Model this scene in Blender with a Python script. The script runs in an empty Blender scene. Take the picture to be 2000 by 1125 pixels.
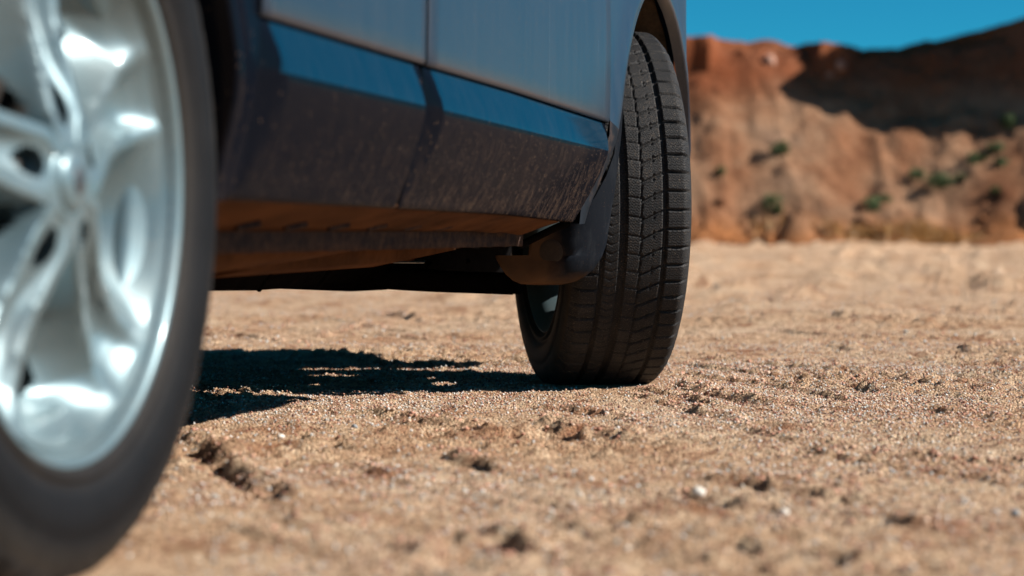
import bpy, math, random
import numpy as np
random.seed(7)
RNG = np.random.default_rng(11)
SC = bpy.context.scene
COL = SC.collection

# ---------------------------------------------------------------- camera
TH = math.radians(13.2)            # the camera looks 13.2 degrees inwards of the car's long axis
FPX = 4617.0                       # focal length in photograph pixels (2000 wide)
FW = np.array([math.cos(TH), math.sin(TH)])
RT = np.array([math.sin(TH), -math.cos(TH)])
CXY = -2.02 * FW + 0.372 * RT
CH = 0.30
cd = bpy.data.cameras.new('camera')
cam = bpy.data.objects.new('camera', cd)
COL.objects.link(cam)
cam.location = (CXY[0], CXY[1], CH)
PITCH = math.atan(111.5 / FPX)
cam.rotation_euler = (math.pi / 2 - PITCH, 0, TH - math.pi / 2)
cd.sensor_width = 36
cd.lens = 36 * FPX / 2000
cd.clip_start = 0.05
cd.clip_end = 2000
cd.dof.use_dof = True
cd.dof.focus_distance = 4.32
cd.dof.aperture_fstop = 4.2
SC.camera = cam

# ---------------------------------------------------------------- sky, sun, exposure
SUN = np.array([0.12, -1.50, 1.0])
SUN = SUN / np.linalg.norm(SUN)
EL = math.asin(SUN[2])
AZ = math.atan2(SUN[0], SUN[1])
w = bpy.data.worlds.new('World')
SC.world = w
w.use_nodes = True
nt = w.node_tree
bg = nt.nodes['Background']
sky = nt.nodes.new('ShaderNodeTexSky')
sky.sky_type = 'NISHITA'
sky.sun_disc = False
sky.sun_elevation = EL
sky.sun_rotation = AZ
sky.altitude = 2500
sky.air_density = 0.8
sky.dust_density = 0.0
sky.ozone_density = 2.0
tint = nt.nodes.new('ShaderNodeMix')
tint.data_type = 'RGBA'
tint.blend_type = 'MULTIPLY'
tint.inputs[0].default_value = 1
tint.inputs[7].default_value = (0.10, 0.85, 1.0, 1)
nt.links.new(sky.outputs[0], tint.inputs[6])
nt.links.new(tint.outputs[2], bg.inputs[0])
bg.inputs[1].default_value = 0.05
sl = bpy.data.lights.new('sun', 'SUN')
sun = bpy.data.objects.new('sun', sl)
COL.objects.link(sun)
sl.energy = 5.0
sl.angle = math.radians(0.5)
sl.color = (1.0, 0.94, 0.86)
sun.rotation_euler = (math.pi / 2 - EL, 0, math.pi - AZ)
SC.view_settings.view_transform = 'Standard'
SC.view_settings.look = 'None'
SC.view_settings.exposure = 0.78
SC.view_settings.gamma = 1
SC.view_settings.use_curve_mapping = False
SC.cycles.max_bounces = 8
SC.cycles.diffuse_bounces = 4


# ---------------------------------------------------------------- calibration helpers
def cam2world(a, d):
    """ground-plan point from metres to the right of and in front of the camera"""
    return CXY[0] + FW[0] * d + RT[0] * a, CXY[1] + FW[1] * d + RT[1] * a


def pix_plane_x(u, v, x):
    dr = FW + (u - 1000) / FPX * RT
    d = (x - CXY[0]) / dr[0]
    return (x, CXY[1] + d * dr[1], CH + d * (451 - v) / FPX)


def pix_ground(u, v, z=0.0):
    d = (CH - z) * FPX / (v - 451)
    dr = FW + (u - 1000) / FPX * RT
    return (CXY[0] + d * dr[0], CXY[1] + d * dr[1])


def lerp(a, b, t): return a + (b - a) * t


def sstep(a, b, x):
    t = np.clip((x - a) / (b - a), 0, 1)
    return t * t * (3 - 2 * t)


def _hash(ix, iy, seed):
    h = (ix * 374761393 + iy * 668265263 + seed * 974711) & 0xFFFFFFFF
    h = ((h ^ (h >> 13)) * 1274126177) & 0xFFFFFFFF
    return ((h ^ (h >> 16)) & 0xFFFF) / 65535.0


def vnoise(x, y, seed=0):
    x = np.asarray(x, float); y = np.asarray(y, float)
    ix = np.floor(x).astype(np.int64); iy = np.floor(y).astype(np.int64)
    fx = x - ix; fy = y - iy
    fx = fx * fx * fx * (fx * (fx * 6 - 15) + 10); fy = fy * fy * fy * (fy * (fy * 6 - 15) + 10)
    a = _hash(ix, iy, seed); b = _hash(ix + 1, iy, seed)
    c = _hash(ix, iy + 1, seed); d = _hash(ix + 1, iy + 1, seed)
    return (a + (b - a) * fx) * (1 - fy) + (c + (d - c) * fx) * fy - 0.5


def fbm(x, y, seed=0, octv=4, gain=0.5):
    s = 0; amp = 1
    for o in range(octv):
        s = s + amp * vnoise(x * 2 ** o + 13.7 * o, y * 2 ** o - 7.1 * o, seed + o)
        amp *= gain
    return s


# ---------------------------------------------------------------- object helpers
def link(name, me, mat=None, parent=None, smooth=False, kind=None, label=None, cat=None, group=None, auto=None):
    o = bpy.data.objects.new(name, me)
    COL.objects.link(o)
    if mat: me.materials.append(mat)
    if parent is not None: o.parent = parent
    if smooth: me.polygons.foreach_set('use_smooth', [True] * len(me.polygons))
    tag(o, label, cat, group, kind)
    return o


def tag(o, label=None, cat=None, group=None, kind=None):
    if label: o['label'] = label
    if cat: o['category'] = cat
    if group: o['group'] = group
    if kind: o['kind'] = kind
    return o


def empty(name, loc=(0, 0, 0), parent=None, **k):
    o = bpy.data.objects.new(name, None)
    COL.objects.link(o)
    o.location = loc
    o.empty_display_size = 0.1
    if parent is not None: o.parent = parent
    tag(o, **k)
    return o


def mesh(vs, fs):
    me = bpy.data.meshes.new('m')
    me.from_pydata([tuple(map(float, v)) for v in vs], [], fs)
    me.update()
    return me


def fast_mesh(V, Fc):
    """numpy vertices (n,3) and faces (m,k)"""
    me = bpy.data.meshes.new('m')
    V = np.asarray(V, np.float32); Fc = np.asarray(Fc, np.int32)
    n, k = Fc.shape
    me.vertices.add(len(V)); me.vertices.foreach_set('co', V.ravel())
    me.loops.add(n * k); me.loops.foreach_set('vertex_index', Fc.ravel())
    me.polygons.add(n)
    me.polygons.foreach_set('loop_start', np.arange(0, n * k, k, dtype=np.int32))
    me.polygons.foreach_set('loop_total', np.full(n, k, np.int32))
    me.update(calc_edges=True)
    me.validate()
    return me


def grid_faces(nu, nv, wrap_u=False, flip=False, mask=None):
    i = np.arange(nu if wrap_u else nu - 1)[:, None]; j = np.arange(nv - 1)[None, :]
    a = i * nv + j; b = ((i + 1) % nu) * nv + j; c = b + 1; d = a + 1
    F_ = np.stack([a, b, c, d], -1).reshape(-1, 4)
    if mask is not None: F_ = F_[mask.ravel()]
    return F_[:, ::-1] if flip else F_


def grid_mesh(P, wrap_u=False, flip=False, mask=None):
    nu, nv = P.shape[:2]
    return fast_mesh(P.reshape(-1, 3), grid_faces(nu, nv, wrap_u, flip, mask))


def box_vf(cx, cy, cz, sx, sy, sz, V=None, Fs=None):
    V = [] if V is None else V; Fs = [] if Fs is None else Fs
    n = len(V)
    for dx in (-1, 1):
        for dy in (-1, 1):
            for dz in (-1, 1):
                V.append((cx + dx * sx / 2, cy + dy * sy / 2, cz + dz * sz / 2))
    for f in ((0, 1, 3, 2), (4, 6, 7, 5), (0, 4, 5, 1), (2, 3, 7, 6), (0, 2, 6, 4), (1, 5, 7, 3)):
        Fs.append([n + q for q in f])
    return V, Fs


def bevel(o, wd=0.004, seg=2):
    m = o.modifiers.new('bevel', 'BEVEL'); m.width = wd; m.segments = seg; m.limit_method = 'ANGLE'
    m.angle_limit = math.radians(35)
    return o


def solid(o, th, off=1):
    m = o.modifiers.new('solid', 'SOLIDIFY'); m.thickness = th; m.offset = off
    return o


def tube(pts, rad, n=12, caps=True):
    pts = np.array(pts, float); m = len(pts)
    rad = np.broadcast_to(np.array(rad, float), (m,))
    tan = np.gradient(pts, axis=0); tan /= np.linalg.norm(tan, axis=1)[:, None] + 1e-9
    up = np.array([0, 0, 1.0]) if abs(tan[0][2]) < 0.9 else np.array([1.0, 0, 0])
    P = np.zeros((m, n, 3))
    for i in range(m):
        s = np.cross(tan[i], up); s /= np.linalg.norm(s); q = np.cross(s, tan[i]); up = q
        for k in range(n):
            a = 2 * math.pi * k / n
            P[i, k] = pts[i] + rad[i] * (math.cos(a) * s + math.sin(a) * q)
    V = P.reshape(-1, 3).tolist(); Fs = []
    for i in range(m - 1):
        for k in range(n):
            Fs.append([i * n + k, i * n + (k + 1) % n, (i + 1) * n + (k + 1) % n, (i + 1) * n + k])
    if caps:
        Fs.append(list(range(n))[::-1]); Fs.append([(m - 1) * n + k for k in range(n)])
    return mesh(V, Fs)


def spline(pts, n):
    """Catmull-Rom through pts resampled to n points"""
    p = np.array(pts, float)
    p = np.vstack([2 * p[0] - p[1], p, 2 * p[-1] - p[-2]])
    seg = len(p) - 3
    out = []
    for t in np.linspace(0, seg - 1e-9, n):
        i = int(t); s = t - i
        a, b, c, d = p[i], p[i + 1], p[i + 2], p[i + 3]
        out.append(0.5 * (2 * b + (c - a) * s + (2 * a - 5 * b + 4 * c - d) * s * s + (3 * b - a - 3 * c + d) * s ** 3))
    return np.array(out)


def revolve(profile, n, axis_y=True):
    """profile list of (y, r): revolve about the Y axis"""
    pr = np.array(profile)
    a = np.linspace(0, 2 * math.pi, n, endpoint=False)
    P = np.zeros((n, len(pr), 3))
    P[:, :, 0] = np.cos(a)[:, None] * pr[None, :, 1]
    P[:, :, 2] = np.sin(a)[:, None] * pr[None, :, 1]
    P[:, :, 1] = pr[None, :, 0]
    return P


# ---------------------------------------------------------------- materials
def newmat(name):
    m = bpy.data.materials.new(name)
    m.use_nodes = True
    t = m.node_tree
    return m, t, t.nodes['Principled BSDF']


def N(t, kind, **props):
    n = t.nodes.new(kind)
    for k, v in props.items(): setattr(n, k, v)
    return n


def noise_n(t, vec, scale, detail=6, rough=0.6, dist=0.0):
    n = N(t, 'ShaderNodeTexNoise')
    n.inputs['Scale'].default_value = scale
    n.inputs['Detail'].default_value = detail
    n.inputs['Roughness'].default_value = rough
    n.inputs['Distortion'].default_value = dist
    if vec is not None: t.links.new(vec, n.inputs['Vector'])
    return n.outputs['Fac']


def ramp_n(t, fac, stops):
    r = N(t, 'ShaderNodeValToRGB')
    while len(r.color_ramp.elements) < len(stops): r.color_ramp.elements.new(0.5)
    for e, (p, c) in zip(r.color_ramp.elements, stops):
        e.position = p
        e.color = (c[0], c[1], c[2], 1) if hasattr(c, '__len__') else (c, c, c, 1)
    t.links.new(fac, r.inputs[0])
    return r.outputs[0]


def mixc(t, fac, a, b, mode='MIX'):
    m = N(t, 'ShaderNodeMix', data_type='RGBA', blend_type=mode)
    for sock, val in ((m.inputs[0], fac), (m.inputs[6], a), (m.inputs[7], b)):
        if hasattr(val, 'links'): t.links.new(val, sock)
        elif isinstance(val, (int, float)): sock.default_value = val
        else: sock.default_value = (*val, 1)
    return m.outputs[2]


def math_n(t, op, a, b=None, clamp=False):
    m = N(t, 'ShaderNodeMath', operation=op, use_clamp=clamp)
    for i, val in enumerate((a, b)):
        if val is None: continue
        if hasattr(val, 'links'): t.links.new(val, m.inputs[i])
        else: m.inputs[i].default_value = val
    return m.outputs[0]


def mapped(t, scale=(1, 1, 1), coord='Object'):
    c = N(t, 'ShaderNodeTexCoord')
    mp = N(t, 'ShaderNodeMapping')
    mp.inputs['Scale'].default_value = scale
    t.links.new(c.outputs[coord], mp.inputs[0])
    return mp.outputs[0]


def bump_n(t, b, h, strength, dist):
    n = N(t, 'ShaderNodeBump')
    n.inputs['Strength'].default_value = strength
    n.inputs['Distance'].default_value = dist
    t.links.new(h, n.inputs['Height'])
    t.links.new(n.outputs[0], b.inputs['Normal'])
    return n


def simple(name, col, rough=0.5, metal=0.0, dust=0.0, dustcol=(0.20, 0.11, 0.06), scale=12, coat=0.0, bump=0.0, spec=0.5):
    m, t, b = newmat(name)
    v = mapped(t)
    n1 = noise_n(t, v, scale, 8, 0.65)
    base = mixc(t, ramp_n(t, noise_n(t, v, scale * 4), [(0.3, 0.0), (0.7, 1.0)]), tuple(c * 0.75 for c in col), tuple(min(1, c * 1.2) for c in col))
    if dust > 0:
        f = ramp_n(t, n1, [(0.62 - 0.45 * dust, 0.0), (0.95 - 0.4 * dust, 1.0)])
        f = math_n(t, 'MULTIPLY', f, min(1, 0.4 + dust))
        base = mixc(t, f, base, dustcol)
        r = ramp_n(t, f, [(0, rough), (1, 0.9)])
        t.links.new(r, b.inputs['Roughness'])
    else:
        b.inputs['Roughness'].default_value = rough
    t.links.new(base, b.inputs['Base Color'])
    b.inputs['Metallic'].default_value = metal
    b.inputs['Coat Weight'].default_value = coat
    b.inputs['Specular IOR Level'].default_value = spec
    b.inputs['Coat Roughness'].default_value = 0.06
    if bump: bump_n(t, b, noise_n(t, v, scale * 10, 5), bump, 0.002)
    return m


def paint_mat(name, col, bottom_dirt, coat=1.0, filmk=1.0, crough=0.05):
    m, t, b = newmat(name)
    g = mapped(t)
    streak = noise_n(t, mapped(t, (34, 34, 1.6)), 1.0, 5, 0.62)            # vertical run marks
    fine = noise_n(t, mapped(t, (150, 150, 7)), 1.0, 4, 0.6)
    broad = noise_n(t, mapped(t, (3, 3, 1.2)), 1.6, 3)
    film = math_n(t, 'MULTIPLY', ramp_n(t, streak, [(0.25, 0.0), (0.80, 1.0)]), ramp_n(t, broad, [(0.3, 0.45), (0.7, 1.0)]))
    film = math_n(t, 'ADD', math_n(t, 'MULTIPLY', film, 0.13 * filmk), math_n(t, 'MULTIPLY', ramp_n(t, fine, [(0.45, 0.0), (0.75, 1.0)]), 0.05 * filmk))
    base = mixc(t, film, col, (0.30, 0.27, 0.27))
    # splashed dirt: more of it low on the panel and towards the wheel ahead
    sep = N(t, 'ShaderNodeSeparateXYZ'); t.links.new(g, sep.inputs[0])
    low = N(t, 'ShaderNodeMapRange'); t.links.new(sep.outputs[2], low.inputs[0])
    low.inputs[1].default_value = 0.47; low.inputs[2].default_value = 0.33
    fwd = N(t, 'ShaderNodeMapRange'); t.links.new(sep.outputs[0], fwd.inputs[0])
    fwd.inputs[1].default_value = 0.7; fwd.inputs[2].default_value = 2.0
    fwd.inputs[3].default_value = 0.22
    zone = math_n(t, 'MULTIPLY', low.outputs[0], fwd.outputs[0])
    spk = N(t, 'ShaderNodeTexVoronoi'); spk.inputs['Scale'].default_value = 1.0
    t.links.new(mapped(t, (330, 330, 210)), spk.inputs['Vector'])
    cellr = N(t, 'ShaderNodeSeparateColor'); t.links.new(spk.outputs['Color'], cellr.inputs[0])
    dots = math_n(t, 'MULTIPLY', ramp_n(t, spk.outputs['Distance'], [(0.22, 1.0), (0.42, 0.0)]),
                  math_n(t, 'GREATER_THAN', math_n(t, 'ADD', cellr.outputs[0], math_n(t, 'MULTIPLY', zone, 0.24)), 0.985))
    smear = math_n(t, 'MULTIPLY', ramp_n(t, noise_n(t, mapped(t, (60, 60, 22)), 1.0, 6, 0.7), [(0.45, 0.0), (0.72, 1.0)]), zone)
    smear = math_n(t, 'MULTIPLY', smear, bottom_dirt * .6)
    haze = math_n(t, 'MULTIPLY', zone, 0.06 * bottom_dirt)
    dirt = math_n(t, 'MAXIMUM', math_n(t, 'MAXIMUM', math_n(t, 'MULTIPLY', dots, 0.85 * bottom_dirt), smear), haze, clamp=True)
    base = mixc(t, dirt, base, (0.30, 0.19, 0.12))
    t.links.new(base, b.inputs['Base Color'])
    t.links.new(ramp_n(t, math_n(t, 'ADD', film, dirt), [(0.0, 0.38), (0.5, 0.75)]), b.inputs['Roughness'])
    b.inputs['Metallic'].default_value = 0.35 if .43 < coat < .7 else 0.0
    cw = math_n(t, 'SUBTRACT', 1.0, math_n(t, 'MULTIPLY', dirt, 1.1), clamp=True)
    t.links.new(math_n(t, 'MULTIPLY', cw, .34 if coat == .435 else .48 if coat == .8 else coat), b.inputs['Coat Weight'])
    if coat < .3 or coat == .8: b.inputs['Specular IOR Level'].default_value = 0.0
    t.links.new(ramp_n(t, film, [(0.0, crough), (0.25, crough + 0.17)]), b.inputs['Coat Roughness'])
    bump_n(t, b, math_n(t, 'ADD', dirt, math_n(t, 'MULTIPLY', film, 0.4)), 0.12, 0.001)
    return m


M = {}
M['paint'] = paint_mat('blue_grey_paint', (0.012, 0.023, 0.042), 0.35, 0.435, 0.50, 0.24)
M['strip'] = paint_mat('sky_reflection_band', (0.0005, 0.018, 0.038), 0.0, 0.8, 0.2, 0.09)  # door band: mirrored sky put into the blue base colour, under a glossy coat
M['moulding'] = paint_mat('lower_door_paint', (0.0025, 0.0040, 0.0075), 0.38, 0.13, 0.03, 0.14)
M['plastic'] = simple('black_plastic', (0.012, 0.014, 0.018), 0.5, 0, 0.25, scale=9, bump=0.2, spec=0.05)
M['liner'] = simple('wheel_arch_felt', (0.035, 0.028, 0.022), 0.9, 0, 0.5, (0.07, 0.045, 0.028), 14, bump=0.6, spec=0.03)
M['under'] = simple('dusty_underbody', (0.045, 0.020, 0.010), 0.85, 0, 0.7, (0.11, 0.047, 0.020), 7, bump=0.5, spec=0.03)
M['flange'] = simple('dusty_flange', (0.032, 0.026, 0.027), 0.8, 0, 0.5, (0.11, 0.065, 0.045), 40, bump=0.5, spec=0.03)
M['dark'] = simple('dark_underbody', (0.006, 0.0055, 0.0055), 0.85, 0, 0.1, (0.02, 0.013, 0.009), 11, spec=0.0)
M['recess'] = simple('dark_recess_disc', (0.035, 0.024, 0.017), 0.8, 0, 0.3, (0.09, 0.05, 0.03), 30)
M['steel'] = simple('dull_steel', (0.09, 0.085, 0.08), 0.55, 0.6, 0.3, (0.16, 0.10, 0.06), 30)
M['glass'] = simple('dark_glass', (0.01, 0.012, 0.014), 0.04, 0, 0)
M['lampglass'] = simple('lamp_glass', (0.5, 0.5, 0.52), 0.08, 0.3, 0)
M['redglass'] = simple('red_lamp_glass', (0.25, 0.01, 0.01), 0.1, 0, 0)
M['chrome'] = simple('cap_metal', (0.55, 0.57, 0.58), 0.16, 1.0, 0)
M['badge'] = simple('badge_dark', (0.03, 0.032, 0.036), 0.4, 0.0, 0)
M['disc'] = simple('brake_disc_steel', (0.030, 0.026, 0.024), 0.6, 0.3, 0.2, scale=20)

# silver wheel paint
m, t, b = newmat('silver_wheel_paint')
v = mapped(t)
dst = ramp_n(t, noise_n(t, v, 9, 8, 0.7), [(0.42, 0.0), (0.8, 1.0)])
t.links.new(mixc(t, math_n(t, 'MULTIPLY', dst, 0.35), (0.145, 0.215, 0.24), (0.19, 0.145, 0.11)), b.inputs['Base Color'])
b.inputs['Metallic'].default_value = 0.55
t.links.new(ramp_n(t, dst, [(0, 0.40), (1, 0.6)]), b.inputs['Roughness'])
b.inputs['Coat Weight'].default_value = 0.35
b.inputs['Coat Roughness'].default_value = 0.12
M['silver'] = m

# rubber sidewall and tread
def rubber(name, tread):
    m, t, b = newmat(name)
    v = mapped(t)
    n1 = noise_n(t, v, 16, 8, 0.7)
    n2 = noise_n(t, v, 240, 4, 0.6)
    n3 = noise_n(t, v, 600, 2, 0.5)
    base = mixc(t, ramp_n(t, n1, [(0.35, 0.0), (0.75, 1.0)]), (0.013, 0.0135, 0.015), (0.029, 0.029, 0.030))
    if not tread: n2 = math_n(t, 'MULTIPLY', n2, .93)
    dusty = math_n(t, 'MULTIPLY', ramp_n(t, n1, [(0.42, 0.05), (0.70, 1.0)]), ramp_n(t, n2, [(0.52, 0.0), (0.70, 1.0)]))
    base = mixc(t, math_n(t, 'MULTIPLY', dusty, 0.38 if tread else 0.10), base, (0.17, 0.12, 0.08))
    spots = ramp_n(t, n3, [(0.66, 0.0), (0.71, 1.0)])
    base = mixc(t, math_n(t, 'MULTIPLY', spots, 0.5 if tread else 0.0), base, (0.36, 0.26, 0.17))
    if not tread:
        base = mixc(t, math_n(t, 'MULTIPLY', ramp_n(t, noise_n(t, v, 7, 5), [(0.35, 0.0), (0.7, 1.0)]), 0.28), base, (0.060, 0.050, 0.042))
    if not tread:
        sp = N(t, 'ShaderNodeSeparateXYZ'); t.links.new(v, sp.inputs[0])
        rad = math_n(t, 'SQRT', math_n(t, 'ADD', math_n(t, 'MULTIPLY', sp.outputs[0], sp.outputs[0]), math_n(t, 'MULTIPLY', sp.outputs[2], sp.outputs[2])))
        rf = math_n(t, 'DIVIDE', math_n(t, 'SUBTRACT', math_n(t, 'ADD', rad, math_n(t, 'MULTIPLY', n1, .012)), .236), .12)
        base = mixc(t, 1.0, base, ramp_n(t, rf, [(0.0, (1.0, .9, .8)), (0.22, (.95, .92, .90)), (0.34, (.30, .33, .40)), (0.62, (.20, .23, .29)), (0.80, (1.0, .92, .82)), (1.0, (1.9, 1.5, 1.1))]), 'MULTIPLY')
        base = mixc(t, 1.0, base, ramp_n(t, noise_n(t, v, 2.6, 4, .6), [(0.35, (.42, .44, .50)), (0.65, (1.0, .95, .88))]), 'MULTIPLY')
    if tread:
        a2 = N(t, 'ShaderNodeAttribute'); a2.attribute_name = 'sipe'
        base = mixc(t, math_n(t, 'MULTIPLY', a2.outputs['Fac'], .55), base, (0.003, 0.003, 0.003))
    t.links.new(base, b.inputs['Base Color'])
    b.inputs['Roughness'].default_value = 0.62
    b.inputs['Specular IOR Level'].default_value = 0.14
    h = noise_n(t, v, 420, 4, 0.7)
    if tread:
        at = N(t, 'ShaderNodeAttribute'); at.attribute_name = 'sipe'
        h = math_n(t, 'ADD', math_n(t, 'MULTIPLY', h, 0.6), math_n(t, 'MULTIPLY', at.outputs['Fac'], -1.2))
    bump_n(t, b, h, 0.55, 0.0012)
    return m


M['tread'] = rubber('tread_rubber', True)
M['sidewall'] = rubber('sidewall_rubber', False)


# sand and gravel ground
def earth(name, cols, scale, bump, bscale, disp=0.01):
    m, t, b = newmat(name)
    v = mapped(t)
    n1 = noise_n(t, v, scale, 8, 0.6)
    c = ramp_n(t, n1, cols)
    n2 = noise_n(t, v, bscale, 5, 0.75)
    n4 = noise_n(t, v, bscale * 0.22, 5, 0.6)
    blot = noise_n(t, mapped(t, (5.5, 9, 5)), 1.0, 7, 0.68, .6)
    c = mixc(t, ramp_n(t, blot, [(0.50, 0.0), (0.64, 0.85)]), c, (0.31, 0.155, 0.085))
    pale = noise_n(t, mapped(t, (3.1, 4.3, 3)), 1.0, 5, 0.6)
    c = mixc(t, ramp_n(t, pale, [(0.50, 0.0), (0.7, 0.5)]), c, (0.66, 0.55, 0.40))
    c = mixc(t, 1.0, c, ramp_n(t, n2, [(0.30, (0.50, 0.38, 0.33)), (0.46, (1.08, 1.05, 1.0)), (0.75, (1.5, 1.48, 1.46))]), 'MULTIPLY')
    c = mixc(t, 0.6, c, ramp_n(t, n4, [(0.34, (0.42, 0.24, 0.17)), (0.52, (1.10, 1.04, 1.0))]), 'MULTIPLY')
    vor = N(t, 'ShaderNodeTexVoronoi'); vor.inputs['Scale'].default_value = bscale * 0.9
    t.links.new(v, vor.inputs['Vector'])
    hsv = N(t, 'ShaderNodeSeparateColor'); t.links.new(vor.outputs['Color'], hsv.inputs[0])
    grains = ramp_n(t, hsv.outputs[0], [(0.0, (0.60, 0.42, 0.36)), (0.25, (1.05, 0.96, 0.9)), (0.75, (1.2, 1.15, 1.1)), (1.0, (1.35, 1.45, 1.5))])
    c = mixc(t, 0.75, c, grains, 'MULTIPLY')
    t.links.new(c, b.inputs['Base Color'])
    b.inputs['Roughness'].default_value = 0.92
    b.inputs['Specular IOR Level'].default_value = 0.15
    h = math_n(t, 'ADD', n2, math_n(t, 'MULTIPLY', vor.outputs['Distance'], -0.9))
    bump_n(t, b, h, bump, disp)
    return m


M['ground'] = earth('sandy_gravel', [(0.30, (0.52, 0.34, 0.215)), (0.5, (0.62, 0.47, 0.33)), (0.72, (0.66, 0.54, 0.41))], 1.7, 1.0, 260, 0.010)


# ---------------------------------------------------------------- ground sheet
CARX = 2.69
RUTS = []   # (polyline in world, width, height, drop side)


def rut(pix, width, height):
    RUTS.append((np.array([pix_ground(*p) for p in pix]), width, height))


rut([(370, 835), (430, 880), (520, 935), (620, 985)], 0.040, 0.022)
rut([(600, 800), (760, 815), (900, 845), (1000, 850)], 0.06, 0.010)
rut([(850, 865), (920, 890), (1000, 915)], 0.028, 0.016)
rut([(1360, 915), (1480, 935), (1620, 955), (1770, 965)], 0.036, 0.017)
rut([(880, 1020), (1000, 1050), (1100, 1085), (1200, 1120)], 0.030, 0.014)
rut([(760, 1045), (850, 1080)], 0.025, 0.014)
rut([(1300, 745), (1380, 765), (1460, 780), (1560, 795)], 0.05, 0.020)
rut([(1330, 705), (1480, 722), (1640, 742), (1800, 760)], 0.035, 0.009)
rut([(1320, 725), (1480, 745), (1640, 765)], 0.035, 0.009)
rut([(1560, 850), (1700, 875), (1850, 895), (2020, 905)], 0.024, 0.010)
rut([(1400, 800), (1480, 840), (1600, 860)], 0.025, 0.011)
rut([(720, 604), (780, 618), (840, 640)], 0.05, 0.026)
rut([(1480, 578), (1560, 577), (1640, 584)], 0.06, 0.030)
rut([(420, 650), (480, 665), (560, 672)], 0.03, 0.014)
rut([(880, 700), (960, 700), (1040, 712)], 0.028, 0.012)
rut([(1620, 980), (1750, 1000), (1900, 1030)], 0.03, 0.010)
rut([(1500, 1090), (1700, 1100), (1900, 1112)], 0.03, 0.016)
rut([(1340, 690), (1500, 705), (1700, 722), (1950, 740)], 0.03, 0.008)
rut([(1330, 760), (1500, 790), (1700, 806)], 0.03, 0.009)
rut([(1250, 790), (1400, 812), (1560, 838), (1760, 850), (1990, 858)], 0.03, 0.009)
rut([(1100, 905), (1300, 945), (1500, 985), (1700, 1010)], 0.03, 0.009)
rut([(640, 880), (800, 930), (1000, 975), (1200, 1010)], 0.03, 0.009)
rut([(450, 1010), (600, 1060), (760, 1105)], 0.025, 0.010)
rut([(1560, 880), (1760, 900), (1990, 930)], 0.025, 0.010)
rut([(1480, 650), (1700, 662), (1900, 668)], 0.04, 0.012)
rut([(1420, 620), (1600, 628), (1800, 640)], 0.04, 0.012)
rut([(560, 690), (700, 640), (900, 625), (1010, 622)], 0.03, 0.010)
rut([(440, 610), (600, 622), (800, 655), (1000, 668)], 0.04, 0.012)
rut([(1345, 697), (1450, 708), (1600, 722), (1750, 742), (1900, 765)], 0.016, 0.013)
rut([(1320, 712), (1460, 728), (1620, 750), (1760, 775)], 0.016, 0.013)
rut([(1310, 728), (1440, 745), (1560, 762), (1700, 790)], 0.016, 0.013)
rut([(1230, 758), (1330, 775), (1440, 800)], 0.016, 0.013)
rut([(1200, 770), (1290, 785), (1400, 815)], 0.016, 0.013)
rut([(1560, 862), (1700, 880), (1900, 893), (2040, 900)], 0.016, 0.013)
rut([(1540, 872), (1700, 892), (1900, 908), (2040, 915)], 0.016, 0.013)
rut([(1000, 820), (1120, 842), (1260, 858)], 0.05, 0.018)
rut([(1010, 790), (1130, 800), (1260, 822)], 0.05, 0.016)
rut([(700, 800), (860, 830), (960, 842), (1060, 848)], 0.04, 0.016)
rut([(1800, 800), (1900, 812), (2000, 822)], 0.03, 0.014)
rut([(380, 870), (480, 930), (560, 985), (640, 1040)], 0.016, 0.011)
rut([(900, 930), (1100, 975), (1350, 1030), (1600, 1090)], 0.016, 0.011)
rut([(1340, 950), (1560, 990), (1800, 1010), (2040, 1020)], 0.016, 0.011)
rut([(820, 1040), (1000, 1075), (1160, 1120)], 0.016, 0.012)
rut([(1200, 880), (1400, 900), (1600, 930), (1800, 945)], 0.016, 0.010)
rut([(460, 640), (620, 655), (760, 662), (900, 672)], 0.018, 0.010)
rut([(1380, 600), (1600, 606), (1900, 618)], 0.019, 0.012)
CLODS = [(1640, 940, .045, .024), (1850, 508, .22, .05), (1775, 555, .10, .04), (1745, 572, .10, .045), (1940, 575, .14, .04),
         (1600, 832, .035, .018), (1450, 510, .2, .03), (1540, 1010, .03, .014), (1640, 530, .2, .035), (1990, 560, .14, .04),
         (1920, 800, .05, .016), (1700, 1080, .03, .02), (1230, 850, .03, .012), (1080, 815, .04, .012), (655, 940, .03, .014), (700, 1010, .025, .012)]
CLODW = [(*pix_ground(u, v), s, h) for u, v, s, h in CLODS]


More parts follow.
